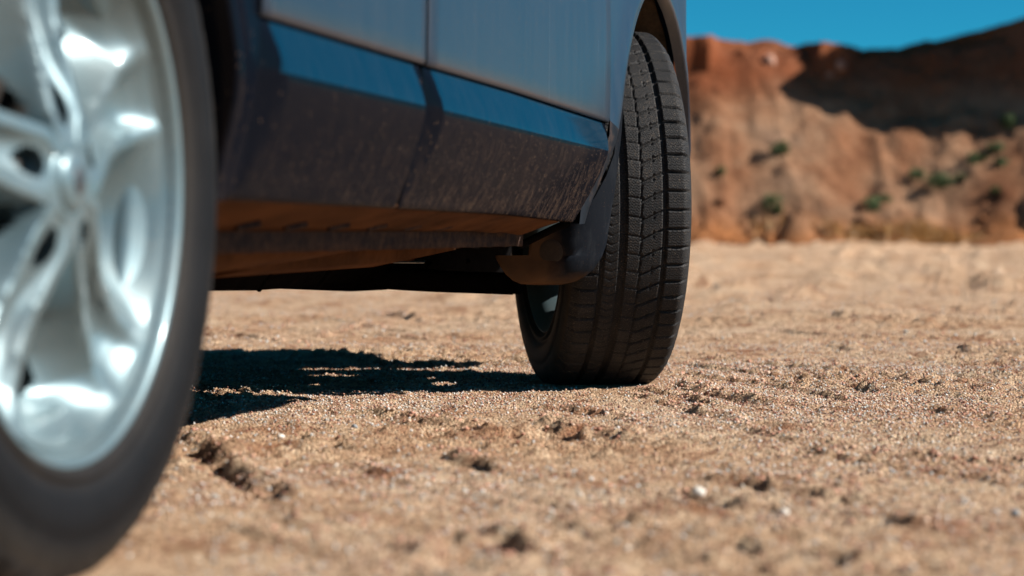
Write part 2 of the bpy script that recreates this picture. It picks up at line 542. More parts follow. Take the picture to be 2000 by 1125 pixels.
def ground_h(x, y):
    x = np.asarray(x, float); y = np.asarray(y, float)
    dist = np.hypot(x - CXY[0], y - CXY[1])
    near = 1 - sstep(10, 30, dist)
    h = 0.030 * fbm(x * 0.45, y * 0.45, 3, 3) * sstep(0.3, 2.5, np.hypot(x - 2.69, y - .1)) * (1 + dist * 0.03)
    # crusty patches: rougher where an old track broke the surface
    patch = sstep(-0.02, 0.22, fbm(x * 1.4 + 3, y * 2.2, 21, 3))
    h = h + 0.0042 * near * (0.35 + patch) * fbm(x * 9, y * 11, 5, 4, 0.62)
    h = h + 0.0082 * near * (0.7 + 1.1 * patch) * fbm(x * 38, y * 42, 9, 3, 0.75)
    cl = fbm(x * 7 + 9, y * 10 + 4, 33, 3)
    h = h + near * 0.005 * sstep(0.16, 0.34, cl) * (0.4 + patch)
    far = sstep(6, 14, dist)
    h = h + far * (0.09 + .05 * sstep(20, 42, dist)) * sstep(0.10, 0.38, fbm(x * 1.3, y * 1.8, 41, 3)) * (0.6 + fbm(x * 5, y * 5, 43, 2))
    for pl, wd, ht in RUTS:
        best = np.full(x.shape, 9.0); side = np.zeros(x.shape); tt = np.zeros(x.shape)
        lo = pl.min(0) - wd * 6; hi = pl.max(0) + wd * 6
        sel = (x > lo[0]) & (x < hi[0]) & (y > lo[1]) & (y < hi[1])
        if not sel.any(): continue
        xs = x[sel]; ys = y[sel]
        xs2 = xs + (.4 * wd + .006) * fbm(xs * 26, ys * 26, 51, 4, .65); ys2 = ys + (.4 * wd + .006) * fbm(xs * 26, ys * 26, 57, 4, .65)
        bd = np.full(xs.shape, 9.0); sd = np.zeros(xs.shape); en = np.zeros(xs.shape); acc = 0
        nseg = len(pl) - 1
        for k in range(nseg):
            a = pl[k]; b_ = pl[k + 1]; e = b_ - a; L2 = e @ e
            s = ((xs2 - a[0]) * e[0] + (ys2 - a[1]) * e[1]) / L2
            sc = np.clip(s, 0, 1)
            dx = xs2 - a[0] - sc * e[0]; dy = ys2 - a[1] - sc * e[1]
            d = np.hypot(dx, dy)
            sg = np.sign(e[0] * dy - e[1] * dx)
            up = d < bd
            bd = np.where(up, d, bd); sd = np.where(up, sg, sd); en = np.where(up, (k + sc) / nseg, en)
        q = -bd * sd
        if wd < .02: nrm_thin = .9 + .9 * fbm(xs * 16, ys * 16, 67, 3, .6)
        env = np.minimum(sstep(0, 0.15, en), sstep(0, 0.15, 1 - en)) * np.exp(-(bd / (wd * 2.2)) ** 2)
        nrm = (0.85 + 1.2 * fbm(xs * 9, ys * 9, 61, 2, .5) + .5 * fbm(xs * 40, ys * 40, 63, 3, .6))
        if wd < .02: nrm = nrm_thin
        prof = np.exp(-(np.minimum(q / (wd * 0.9), 0)) ** 2) * (1 - sstep(0, wd * .45, q)) - 0.45 * np.exp(-((q - wd * .8) / (wd * 0.4)) ** 2)
        h[sel] += .55 * ht * env * np.clip(nrm, 0, 1.6) * prof
    for cx, cy, s, ht in CLODW:
        d = np.hypot(x - cx, y - cy) / s
        h = h + .6 * ht * np.exp(-d ** 2 * 1.2) * (0.7 + 1.5 * fbm(x * .8 / s, y * .8 / s, 71, 3))
    # pressed flat by the two tyres on this side, with a small bulge of soil beside the tread
    for (wx, wy, ang) in ((0, .1175, 0), (2.69, .08, 23.2)):
        ca, sa = math.cos(math.radians(ang)), math.sin(math.radians(ang))
        lx = (x - wx) * ca + (y - wy) * sa; ly = -(x - wx) * sa + (y - wy) * ca
        d = np.sqrt((lx / 0.13) ** 2 + (ly / 0.14) ** 2)
        k = 1 - sstep(0.85, 1.6, d)
        h = h * (1 - k) + k * 0.002
    return h


def stretch(lo, hi, step, out, grow=1.28, first=None):
    c = list(np.arange(lo, hi + 1e-9, step))
    s = step; a = lo; left = []
    while a > out[0]:
        s *= grow; a -= s; left.append(a)
    s = step; a = hi; right = []
    while a < out[1]:
        s *= grow; a += s; right.append(a)
    return np.array(left[::-1] + c + right)


gx = stretch(0.2, 5.9, 0.0095, (-400, 700), 1.06)
gy = stretch(-1.25, 1.45, 0.0095, (-500, 500), 1.06)
GX, GY = np.meshgrid(gx, gy, indexing='ij')
GZ = ground_h(GX, GY)
P = np.stack([GX, GY, GZ], -1)
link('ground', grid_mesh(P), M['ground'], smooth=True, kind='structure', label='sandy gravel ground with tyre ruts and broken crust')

# loose grains lying on it, real little stones (nobody could count them)
m, t, b = newmat('loose_grains')
at = N(t, 'ShaderNodeAttribute'); at.attribute_name = 'tone'
t.links.new(ramp_n(t, at.outputs['Fac'], [(0.0, (0.06, 0.04, 0.04)), (0.15, (0.30, 0.12, 0.08)), (0.35, (0.52, 0.27, 0.18)), (0.6, (0.62, 0.47, 0.34)), (0.85, (0.48, 0.50, 0.48)), (1.0, (0.74, 0.72, 0.68))]), b.inputs['Base Color'])
b.inputs['Roughness'].default_value = 0.8
M['grain'] = m


def grains(n, dlo, dhi, smin, smax, power=2.2):
    d = np.sqrt(RNG.uniform(dlo ** 2, dhi ** 2, n))
    a = RNG.uniform(-0.25, 0.24, n) * d
    x = CXY[0] + FW[0] * d + RT[0] * a; y = CXY[1] + FW[1] * d + RT[1] * a
    keep = fbm(x * 2.4 + 3, y * 3.4, 21, 3) + RNG.uniform(-.35, .45, n) > -0.16
    keep &= ~((np.hypot((x - 2.69) / .15, (y - .08) / .13) < 1))
    x = x[keep]; y = y[keep]; k = len(x)
    s = smin + (smax - smin) * RNG.random(k) ** power
    z = ground_h(x, y)
    O = np.array([[1, 0, 0], [-1, 0, 0], [0, 1, 0], [0, -1, 0], [0, 0, 1], [0, 0, -1]], float)
    V = O[None] * RNG.uniform(0.55, 1.25, (k, 6, 1)) + RNG.uniform(-.22, .22, (k, 6, 3))
    ang = RNG.uniform(0, 6.28, k); ca, sa = np.cos(ang)[:, None], np.sin(ang)[:, None]
    V = np.stack([V[..., 0] * ca - V[..., 1] * sa, V[..., 0] * sa + V[..., 1] * ca, V[..., 2] * 0.85], -1)
    V = V * (s[:, None, None] * 0.5)
    V += np.stack([x, y, z + s * 0.18], -1)[:, None, :]
    Fb = np.array([[0, 2, 4], [2, 1, 4], [1, 3, 4], [3, 0, 4], [2, 0, 5], [1, 2, 5], [3, 1, 5], [0, 3, 5]])
    F_ = Fb[None] + (np.arange(k) * 6)[:, None, None]
    return V.reshape(-1, 3), F_.reshape(-1, 3), np.repeat(RNG.random(k), 6)


V1, F1, T1 = grains(88000, 3.0, 6.2, 0.0018, 0.0065, 2.5)
V4, F4, T4 = grains(66000, 3.7, 5.3, 0.0018, 0.0058, 2.0)
F4 = F4 + len(V1); V1 = np.vstack([V1, V4]); F1 = np.vstack([F1, F4]); T1 = np.concatenate([T1, T4])
V2, F2, T2 = grains(16000, 6.0, 14.0, 0.004, 0.012, 2.5)
V3, F3, T3 = grains(22000, 1.9, 3.1, 0.0016, 0.0065, 2.5)
# crumbs of broken crust along the tyre ruts
def crumbs():
    xs_, ys_, ss_ = [], [], []
    for pl, wd, ht in RUTS:
        L_ = np.linalg.norm(np.diff(pl, axis=0), axis=1); tot = L_.sum()
        dist = np.hypot(*(pl.mean(0) - CXY))
        k = int(min(460, (340 if ht > .011 else 180) * tot ** .8))
        u_ = RNG.random(k) * tot; cum = np.concatenate([[0], np.cumsum(L_)])
        # clumped along the rut
        keepc = fbm(u_ * 6, u_ * 0 + wd * 900, 77, 3) > -.12; u_ = u_[keepc]; k = len(u_)
        px_ = np.interp(u_, cum, pl[:, 0]); py_ = np.interp(u_, cum, pl[:, 1])
        o_ = RNG.normal(0, 1, (k, 2)) * (wd * .45)
        xs_.append(px_ + o_[:, 0]); ys_.append(py_ + o_[:, 1])
        ss_.append((.0022 + .0065 * RNG.random(k) ** 4) * (1 if dist < 4 else 1.2))
    for cx, cy, s_, ht in CLODW:
        k = 60; o_ = RNG.normal(0, 1, (k, 2)) * s_ * .5
        xs_.append(cx + o_[:, 0]); ys_.append(cy + o_[:, 1]); ss_.append((.0025 + min(.1 * s_, .008) * RNG.random(k) ** 3))
    x = np.concatenate(xs_); y = np.concatenate(ys_); sz = np.concatenate(ss_)
    ok_ = np.hypot((x - 2.69) / .17, (y - .08) / .15) > 1
    x, y, sz = x[ok_], y[ok_], sz[ok_]; k = len(x)
    z = ground_h(x, y)
    g = (1 + 5 ** .5) / 2
    I = np.array([(-1, g, 0), (1, g, 0), (-1, -g, 0), (1, -g, 0), (0, -1, g), (0, 1, g), (0, -1, -g), (0, 1, -g), (g, 0, -1), (g, 0, 1), (-g, 0, -1), (-g, 0, 1)]) / 1.9
    FI = np.array([(0, 11, 5), (0, 5, 1), (0, 1, 7), (0, 7, 10), (0, 10, 11), (1, 5, 9), (5, 11, 4), (11, 10, 2), (10, 7, 6), (7, 1, 8), (3, 9, 4), (3, 4, 2), (3, 2, 6), (3, 6, 8), (3, 8, 9), (4, 9, 5), (2, 4, 11), (6, 2, 10), (8, 6, 7), (9, 8, 1)])
    V = I[None] * RNG.uniform(.6, 1.3, (k, 12, 1)) * sz[:, None, None] * .5 * np.array([1.25, 1.0, .8])
    V = V + np.stack([x, y, z + sz * .02], -1)[:, None, :]
    F_ = FI[None] + (np.arange(k) * 12)[:, None, None]
    return V.reshape(-1, 3), F_.reshape(-1, 3), np.repeat(RNG.uniform(.22, .56, k), 12)


V5, F5, T5 = crumbs()
F5 = F5 + len(V3); V3 = np.vstack([V3, V5]); F3 = np.vstack([F3, F5]); T3 = np.concatenate([T3, T5])
V = np.vstack([V1, V2, V3]); F_ = np.vstack([F1, F2 + len(V1), F3 + len(V1) + len(V2)])
me = fast_mesh(V, F_)
att = me.attributes.new('tone', 'FLOAT', 'POINT'); att.data.foreach_set('value', np.concatenate([T1, T2, T3]).astype(np.float32))
link('loose_gravel', me, M['grain'], kind='stuff', label='loose coarse sand grains strewn over the ground')

# ---------------------------------------------------------------- quarry bank
CLA = np.array([-60, -25, -6, 2.6, 4.0, 4.7, 5.2, 6.9, 7.3, 8.0, 8.4, 10.6, 11.7, 12.4, 13.5, 17, 19.5, 23, 32, 60.])
CLD = np.array([64, 60, 57.5, 56.2, 56.1, 56.2, 57.5, 57.7, 56.3, 56.3, 57.8, 58.0, 57.4, 54.9, 54.3, 53.8, 58, 66, 84, 110.])
CREST_A = np.array([-60, -6, 4.0, 6.1, 7.7, 8.4, 9.4, 10.5, 11.6, 12.4, 14, 16, 18.5, 21, 24, 60])
CREST_Z = np.array([4.2, 4.9, 4.95, 4.90, 4.80, 4.72, 4.75, 5.00, 5.25, 5.4, 5.4, 5.2, 4.4, 1.6, .3, .2])


CLT_A = np.array([-60, -6, 2.6, 5, 6.3, 7.1, 8.0, 9.5, 11.5, 13, 17, 23, 32, 60.])
CLT_D = np.array([64, 57, 55.4, 55.5, 55.6, 55.6, 55.8, 55.9, 55.0, 54.6, 54.5, 66, 84, 110.])
SLP = .72
TAL0 = 3.75


def bank_h(a, d):
    """height over plan metres (a right, d ahead of the camera)"""
    wa = a + 0.22 * fbm(a * .8, d * .8, 101, 3); wd = d + 0.35 * fbm(a * .8, d * .8, 107, 3)
    c0 = np.interp(wa, CLA, CLD)
    sl = (np.interp(wa + .12, CLA, CLD) - np.interp(wa - .12, CLA, CLD)) / .24
    q = (c0 - wd) / np.sqrt(1 + sl * sl)          # > 0 in front of the cliff line
    qt = np.interp(wa, CLT_A, CLT_D) - wd
    top = np.interp(a, CREST_A, CREST_Z) + 0.10 * fbm(a * 1.6, d * .5, 113, 4)
    top = top + 3.5 * sstep(12.5, 14.0, a - .25 * np.maximum(d - 56, 0)) * (1 - sstep(17, 29, a)) * (1 - sstep(58, 72, d))
    crumble = 0.14 * fbm(a * 2.3, d * 2.3, 127, 4)
    cliff = top + np.minimum(np.maximum(-q, 0), 30) * 0.01 - np.maximum(q, 0) * 5.0 + crumble * .5 * sstep(-.3, .1, q)
    tal = TAL0 - np.maximum(qt, -1.5) * SLP + 0.10 * fbm(a * 1.2, d * .35, 131, 4) + crumble * .8 - 0.25 * np.abs(fbm(a * 0.9, d * 0.15, 139, 3))
    h = np.maximum(cliff, np.minimum(tal, top - .25))
    # small earth mounds at the foot
    for ca, cd_, s, ht in ((5.6, 50.4, .55, .30), (5.9, 49.2, .5, .62), (6.6, 49.6, .5, .35), (7.9, 49.3, .4, .25), (10.8, 48.6, .6, .4), (3.9, 48.9, .35, .25), (4.0, 50.6, .9, .3), (8.3, 49.8, 1.1, .32), (11.5, 45.6, 1.2, .55), (9.9, 47.2, .8, .3), (7.3, 50.2, .6, .25)):
        dd = np.hypot((a - ca) / s, (d - cd_) / (s * .6))
        h = np.maximum(h, ht * (1.15 - dd ** 1.5) + crumble * .6)
    return h


aa = np.concatenate([np.arange(-60, -2, 1.0), np.arange(-2, 2.5, .15), np.arange(2.5, 13.5, 0.055), np.arange(13.5, 20, .15), np.arange(20, 61, 1.0)])
dd_ = np.concatenate([np.arange(43, 46, .2), np.arange(46, 58.5, 0.07), np.arange(58.5, 66, .5), np.arange(66, 180, 4)])
A_, D_ = np.meshgrid(aa, dd_, indexing='ij')
H_ = bank_h(A_, D_)
H_ = np.maximum(H_, -0.25)
X_, Y_ = cam2world(A_, D_)
m, t, b = newmat('red_earth_bank')
v = mapped(t)
n1 = noise_n(t, v, 0.42, 8, 0.62)
c = ramp_n(t, n1, [(0.30, (0.16, 0.075, 0.040)), (0.42, (0.27, 0.145, 0.085)), (0.56, (0.34, 0.225, 0.15)), (0.74, (0.26, 0.195, 0.15))])
stripe = noise_n(t, mapped(t, (2.2, 2.2, 0.35)), 1.0, 5, 0.6)
c = mixc(t, 0.7, c, ramp_n(t, stripe, [(0.3, (0.70, 0.52, 0.42)), (0.7, (1.2, 1.1, 1.0))]), 'MULTIPLY')
sep = N(t, 'ShaderNodeSeparateXYZ'); t.links.new(v, sep.inputs[0])
hi = N(t, 'ShaderNodeMapRange'); t.links.new(math_n(t, 'ADD', sep.outputs[2], math_n(t, 'MULTIPLY', stripe, 1.0)), hi.inputs[0])
hi.inputs[1].default_value = 3.7; hi.inputs[2].default_value = 4.5
c = mixc(t, math_n(t, 'MULTIPLY', hi.outputs[0], 0.75), c, (0.22, 0.06, 0.022))
lo = N(t, 'ShaderNodeMapRange'); t.links.new(math_n(t, 'ADD', sep.outputs[2], math_n(t, 'MULTIPLY', n1, 0.9)), lo.inputs[0])
lo.inputs[1].default_value = 1.15; lo.inputs[2].default_value = 0.65
c = mixc(t, math_n(t, 'MULTIPLY', lo.outputs[0], 0.7), c, (0.42, 0.17, 0.06))
c = mixc(t, 0.8, c, ramp_n(t, noise_n(t, v, 6, 6, 0.75), [(0.3, (0.62, 0.56, 0.52)), (0.7, (1.3, 1.25, 1.2))]), 'MULTIPLY')
t.links.new(c, b.inputs['Base Color'])
b.inputs['Roughness'].default_value = 0.95
b.inputs['Specular IOR Level'].default_value = 0.1
bump_n(t, b, noise_n(t, v, 7, 8, 0.7), 1.0, 0.12)
M['bank'] = m
link('hillside', grid_mesh(np.stack([X_, Y_, H_], -1)), M['bank'], smooth=True, kind='structure', label='red earth quarry bank with a steep crumbling rim')


def on_bank(u, v):
    """first point of the bank seen along a photograph pixel"""
    d = np.arange(44, 60, 0.02); a = d * (u - 1000) / FPX; z = CH + d * (451 - v) / FPX
    hit = np.argmax(bank_h(a, d) >= z)
    return (*cam2world(a[hit], d[hit]), float(z[hit])), d[hit]


# rubble along the foot of the bank
r_ = np.random.default_rng(9)
k = 900
ra = r_.uniform(2.5, 13, k); toe = np.interp(ra, CLT_A, CLT_D) - TAL0 / SLP
rd = toe + r_.normal(-.2, .7, k) - .4 * (r_.random(k) < .2)
rs = .03 + .26 * r_.random(k) ** 5
rx, ry = cam2world(ra, rd); rz = np.maximum(bank_h(ra, rd), 0)
O = np.array([[1, 0, 0], [-1, 0, 0], [0, 1, 0], [0, -1, 0], [0, 0, 1], [0, 0, -1], [.6, .6, .5], [-.6, .6, .5], [.6, -.6, .5], [-.6, -.6, .5]], float)
FO = np.array([(0, 6, 8), (6, 4, 8), (2, 6, 0), (2, 7, 6), (7, 4, 6), (1, 7, 2), (1, 9, 7), (9, 4, 7), (3, 9, 1), (3, 8, 9), (8, 4, 9), (0, 8, 3), (2, 0, 5), (1, 2, 5), (3, 1, 5), (0, 3, 5)])
V = O[None] * r_.uniform(.7, 1.25, (k, 10, 1)) * rs[:, None, None] * .55 + np.stack([rx, ry, rz + rs * .15], -1)[:, None, :]
link('rubble', fast_mesh(V.reshape(-1, 3), (FO[None] + (np.arange(k) * 10)[:, None, None]).reshape(-1, 3)), M['bank'], kind='stuff', label='small rubble fallen to the foot of the bank')

# shrubs and tufts
m, t, b = newmat('shrub_leaf')
inf = N(t, 'ShaderNodeAttribute'); inf.attribute_name = 'tone'
t.links.new(ramp_n(t, inf.outputs['Fac'], [(0, (0.020, 0.045, 0.012)), (0.6, (0.060, 0.105, 0.025)), (1, (0.13, 0.16, 0.045))]), b.inputs['Base Color'])
b.inputs['Roughness'].default_value = 0.7
M['leaf'] = m
m, t, b = newmat('dry_grass_blade')
inf = N(t, 'ShaderNodeAttribute'); inf.attribute_name = 'tone'
t.links.new(ramp_n(t, inf.outputs['Fac'], [(0, (0.22, 0.09, 0.025)), (0.6, (0.46, 0.23, 0.06)), (1, (0.42, 0.27, 0.10))]), b.inputs['Base Color'])
M['dry'] = m
M['twig'] = simple('twig', (0.10, 0.06, 0.035), 0.9)


def leaf_cloud(n, w_, h_, leaf, seed, flat=0.6):
    r = np.random.default_rng(seed)
    lob = r.uniform(-.5, .5, (5, 3)) * [w_, w_ * flat, 0] + [0, 0, h_ * .45]
    k = r.integers(0, 5, n)
    dirs = r.normal(size=(n, 3)); dirs /= np.linalg.norm(dirs, axis=1)[:, None]
    rad = r.random(n) ** 0.5
    c = lob[k] + dirs * rad[:, None] * np.array([w_ * .30, w_ * .30, h_ * .5])
    c[:, 2] = np.maximum(c[:, 2], 0.01)
    a = r.normal(size=(n, 3)); a /= np.linalg.norm(a, axis=1)[:, None]
    b2 = np.cross(a, r.normal(size=(n, 3))); b2 /= np.linalg.norm(b2, axis=1)[:, None]
    L = leaf * r.uniform(.6, 1.3, n)[:, None]
    V = np.stack([c - a * L, c + b2 * L * .35, c + a * L, c - b2 * L * .35], 1)
    F_ = np.arange(n * 4).reshape(-1, 4)
    me = fast_mesh(V.reshape(-1, 3), F_)
    at = me.attributes.new('tone', 'FLOAT', 'POINT'); at.data.foreach_set('value', np.repeat(r.random(n) * .7 + .3 * (c[:, 2] / h_).clip(0, 1), 4).astype(np.float32))
    return me


SHRUBS = [
    (1527, 292, 40, 26, 'round dark green shrub alone halfway up the sunlit slope'),
    (1505, 398, 52, 34, 'broad green shrub low on the slope above the shaded mound'),
    (1518, 412, 26, 18, 'small yellowish tuft just under the broad low shrub'),
    (1407, 335, 22, 16, 'smallest bright green tuft near the front tyre on the slope'),
    (1966, 240, 34, 28, 'dark green shrub inside the big hillside shadow at the right'),
    (1943, 290, 34, 20, 'bright green tuft above a dark bush near the right edge'),
    (1910, 312, 46, 28, 'dark bush lowest of the three bushes near the right edge'),
    (1955, 318, 30, 18, 'small green shrub between dark bush and right frame edge'),
    (1793, 343, 40, 24, 'pale green tuft left of the wide dark bush on the right slope'),
    (1835, 355, 58, 28, 'wide dark bush in the middle of the right slope'),
    (1876, 348, 24, 16, 'small bright tuft right of the wide dark bush'),
    (1700, 402, 56, 30, 'dull olive bush at the foot of the bank left of centre gap'),
    (1725, 392, 34, 22, 'yellow green weed beside the olive bush at the bank foot'),
    (1944, 372, 18, 12, 'tiny green tuft on the pale lower right slope'),
]
for i, (u, v_, wp, hp, lab) in enumerate(SHRUBS):
    (x, y, z), d = on_bank(u, v_ + hp * .35)
    sw = wp / FPX * d; sh = hp / FPX * d * 1.1
    root = empty('shrub', (x, y, z - .02), label=lab, cat='shrub', group='green shrubs on the quarry bank')
    link('foliage', leaf_cloud(int(240 + 500 * sw), sw, sh, 0.045, 200 + i), M['leaf'], root)
    vs, fs = [], []
    pts = [(0, 0, -.05), (0.01, 0, sh * .25), (0.03, 0.01, sh * .6)]
    link('stem', tube(pts, [.018, .012, .005], 6), M['twig'], root)

# dry orange grass at the foot of the bank
r = np.random.default_rng(5)
n = 6000
ga = r.uniform(5.2, 10.0, n); gd = 50.8 - (ga - 5) * .35 + r.normal(0, .45, n)
ok = (fbm(ga * 1.6, gd * 1.6, 301, 2) > -0.05) & (bank_h(ga, gd) < .5)
ga = ga[ok]; gd = gd[ok]; n = len(ga)
gx_, gy_ = cam2world(ga, gd); gz_ = np.maximum(bank_h(ga, gd), 0)
hh = r.uniform(.10, .30, n); an = r.uniform(0, 6.28, n); wd_ = .014
ln = r.uniform(-.1, .1, (n, 2))
B = np.stack([gx_, gy_, gz_], -1)
s = np.stack([np.cos(an) * wd_, np.sin(an) * wd_, 0 * an], -1)
T = B + np.stack([ln[:, 0], ln[:, 1], hh], -1)
V = np.stack([B - s, B + s, T], 1).reshape(-1, 3)
me = fast_mesh(V, np.arange(n * 3).reshape(-1, 3))
at = me.attributes.new('tone', 'FLOAT', 'POINT'); at.data.foreach_set('value', np.repeat(r.random(n), 3).astype(np.float32))
link('dry_grass', me, M['dry'], kind='stuff', label='dry orange grass along the foot of the bank')


# stones
def stone_mesh(s, seed, squash=.7):
    r = np.random.default_rng(seed)
    n, k = 14, 9
    P = np.zeros((n, k, 3))
    for j in range(k):
        ph = math.pi * j / (k - 1)
        for i in range(n):
            th = 2 * math.pi * i / n
            P[i, j] = (math.sin(ph) * math.cos(th), math.sin(ph) * math.sin(th), -math.cos(ph))
    cuts = r.normal(size=(9, 3)); cuts /= np.linalg.norm(cuts, axis=1)[:, None]
    for c_ in cuts:
        dd = P @ c_; lim = .62 + .2 * r.random()
        P -= np.maximum(dd - lim, 0)[..., None] * c_
    P *= np.array([s * .5, s * .42, s * .5 * squash])
    return grid_mesh(P, wrap_u=True)


M['pale_stone'] = simple('pale_quartz', (0.62, 0.57, 0.50), 0.7, scale=60, bump=.3)
M['grey_stone'] = simple('blue_grey_stone', (0.26, 0.29, 0.31), 0.7, scale=60, bump=.3)
M['red_stone'] = simple('rusty_stone', (0.36, 0.20, 0.14), 0.8, scale=60, bump=.3)
PEB = [
    (1366, 958, .022, 'pale_stone', 'whitish pebble, largest on the gravel in the right foreground'),
    (1530, 990, .016, 'pale_stone', 'pale pebble lower right of the largest whitish pebble'),
    (548, 851, .013, 'pale_stone', 'pale pebble near the rear tyre just past the sill shadow'),
    (692, 834, .012, 'grey_stone', 'blue grey pebble on coarse sand below the wheel shadow'),
    (823, 844, .006, 'pale_stone', 'tiny glinting white grain below the front wheel shadow'),
    (1745, 908, .010, 'grey_stone', 'small grey pebble beside the thin rut at right'),
    (1985, 992, .013, 'grey_stone', 'grey pebble at the right edge of the foreground'),
    (1640, 690, .014, 'grey_stone', 'grey pebble on sand right of the front tyre track'),
    (1770, 655, .016, 'pale_stone', 'pale pebble on open sand behind the front tyre track'),
    (1905, 622, .018, 'red_stone', 'rusty pebble far out on the sand at right'),
    (1075, 985, .010, 'pale_stone', 'small pale pebble in the blurred middle foreground'),
    (1185, 812, .009, 'pale_stone', 'little pale pebble just in front of the front tyre'),
    (1455, 868, .009, 'red_stone', 'small rusty pebble between two ruts right of the tyre'),
]
for i, (u, v_, s, mt, lab) in enumerate(PEB):
    x, y = pix_ground(u, v_)
    z = float(ground_h(np.array([x]), np.array([y]))[0])
    o = link('pebble', stone_mesh(s, 400 + i), M[mt], label=lab, cat='pebble', group='pebbles lying on the gravel')
    o.location = (x, y, z + s * .2); o.rotation_euler = (0, 0, i * 1.3)
ROCKS = [(1500, 122, 30, 'pale boulder lodged in the shaded recess under the rim'), (1668, 464, 16, 'round whitish rock at the foot of the bank in dry grass'),
         (1640, 130, 22, 'brown boulder in the rim recess beside the sunlit buttress'), (1618, 148, 16, 'smaller stone just below the brown rim boulder')]
for i, (u, v_, wp, lab) in enumerate(ROCKS):
    (x, y, z), d = on_bank(u, v_)
    s = wp / FPX * d
    o = link('boulder', stone_mesh(s * 1.2, 500 + i, .9), M['pale_stone' if i == 1 else 'red_stone'], label=lab, cat='rock', group='rocks on the quarry bank')
    o.location = (x, y, z)

# ================================================================ THE CAR
car = empty('parked_car', (0, 0, 0), label='dusty blue grey car with silver wheels, front wheel steered left', cat='car')


def yb(x): return np.interp(x, [-0.9, 0, .4, 1.1, 2.3, 3.05, 3.15, 3.46], [.05, .002, 0, -.014, -.034, -.037, -.028, .045])
def z1(x): return np.interp(x, [.4, 1.06, 1.54, 2.22], [.525, .513, .506, .490])
def z2(x): return np.interp(x, [.4, 1.06, 2.08, 2.3], [.469, .459, .441, .436])
def z3(x): return np.interp(x, [.4, 1.06, 1.66, 2.09, 2.25], [.335, .331, .326, .317, .313])


def panel(name, xa, xb, stations, nx, mat, parent, hem=0.014, hemtop=False, fine=False, strip_from=None):
    """side panel: stations = list of (z function, offset function(x, tx)); columns from xa(s) to xb(s)"""
    ns = len(stations)
    tx = np.linspace(0, 1, nx)
    if fine:
        L_ = xb(1) - xa(1)
        e_ = np.array([0, .003, .007, .011, .015, .019, .023, .027, .030, .033, .036, .041, .05]) / L_
        tx = np.unique(np.concatenate([e_, 1 - e_, np.linspace(.06 / L_, 1 - .06 / L_, nx)])); nx = len(tx)
    P = np.zeros((nx, ns, 3))
    for j, (zf, of) in enumerate(stations):
        x0, x1 = xa(j / (ns - 1)), xb(j / (ns - 1))
        x = x0 + (x1 - x0) * tx
        z = zf(x) if callable(zf) else np.full(nx, zf)
        P[:, j, 0] = x; P[:, j, 2] = z
        P[:, j, 1] = yb(x) + np.array([of(q) for q in x])
    # rolled hems
    def hemcol(c, dx, dz):
        c1 = c.copy(); c1[:, 0] += dx * .0025; c1[:, 2] += dz * .0025; c1[:, 1] += .003
        c2 = c1.copy(); c2[:, 1] += hem
        return c1, c2
    a1, a2 = hemcol(P[0], -1, 0); b1, b2 = hemcol(P[-1], 1, 0)
    P = np.concatenate([[a2], [a1], P, [b1], [b2]], 0)
    c0 = P[:, 0].copy(); c1 = c0.copy(); c1[:, 2] -= .002; c1[:, 1] += .003; c2 = c1.copy(); c2[:, 1] += hem
    P = np.concatenate([c2[:, None], c1[:, None], P], 1)
    if hemtop:
        c0 = P[:, -1].copy(); c1 = c0.copy(); c1[:, 2] += .002; c1[:, 1] += .003; c2 = c1.copy(); c2[:, 1] += hem
        P = np.concatenate([P, c1[:, None], c2[:, None]], 1)
    me_ = grid_mesh(P, flip=False)
    o = link(name, me_, mat, parent, smooth=True)
    me_.materials.append(M['dark']); me_.materials.append(M['strip'])
    nu_, nv_ = P.shape[:2]
    ii, jj = np.meshgrid(np.arange(nu_ - 1), np.arange(nv_ - 1), indexing='ij')
    mi = np.where((ii < 1) | (ii > nu_ - 3) | (jj < 1), 1, 0)  # hem faces coloured dark to stand for the shade in the gaps
    if strip_from is not None:
        xc = (P[1:, 1:, 0] + P[:-1, :-1, 0]) / 2
        mi = np.where((jj >= strip_from) & (mi == 0) & (xc > xa(1) + .034) & (xc < xb(1) - .030), 2, mi)  # raised band faces take the blue that stands for reflected sky
    me_.polygons.foreach_set('material_index', mi.ravel().astype(np.int32))
    return o


BELT = 1.02
XG1 = 1.070   # gap between the two doors
XG2 = 2.222   # gap between front door and wing


def ups(x):  # a slight tumble of the upper panel
    return 0


UP = [(lambda x: z1(x) + .0025, lambda x: -.005), (lambda x: z1(x) + .008, lambda x: -.0065), (lambda x: z1(x) + .03, lambda x: -.0068), (.58, lambda x: -.0075), (.66, lambda x: -.008), (.75, lambda x: -.006), (.86, lambda x: .002), (BELT, lambda x: .03)]


def bevd(x, xa, xb, w):
    """0 at the panel's own ends, 1 over the raised field"""
    return float(np.clip((x - xa) / (.003 + .033 * w), 0, 1) * np.clip((xb - x) / (.003 + .024 * w), 0, 1))


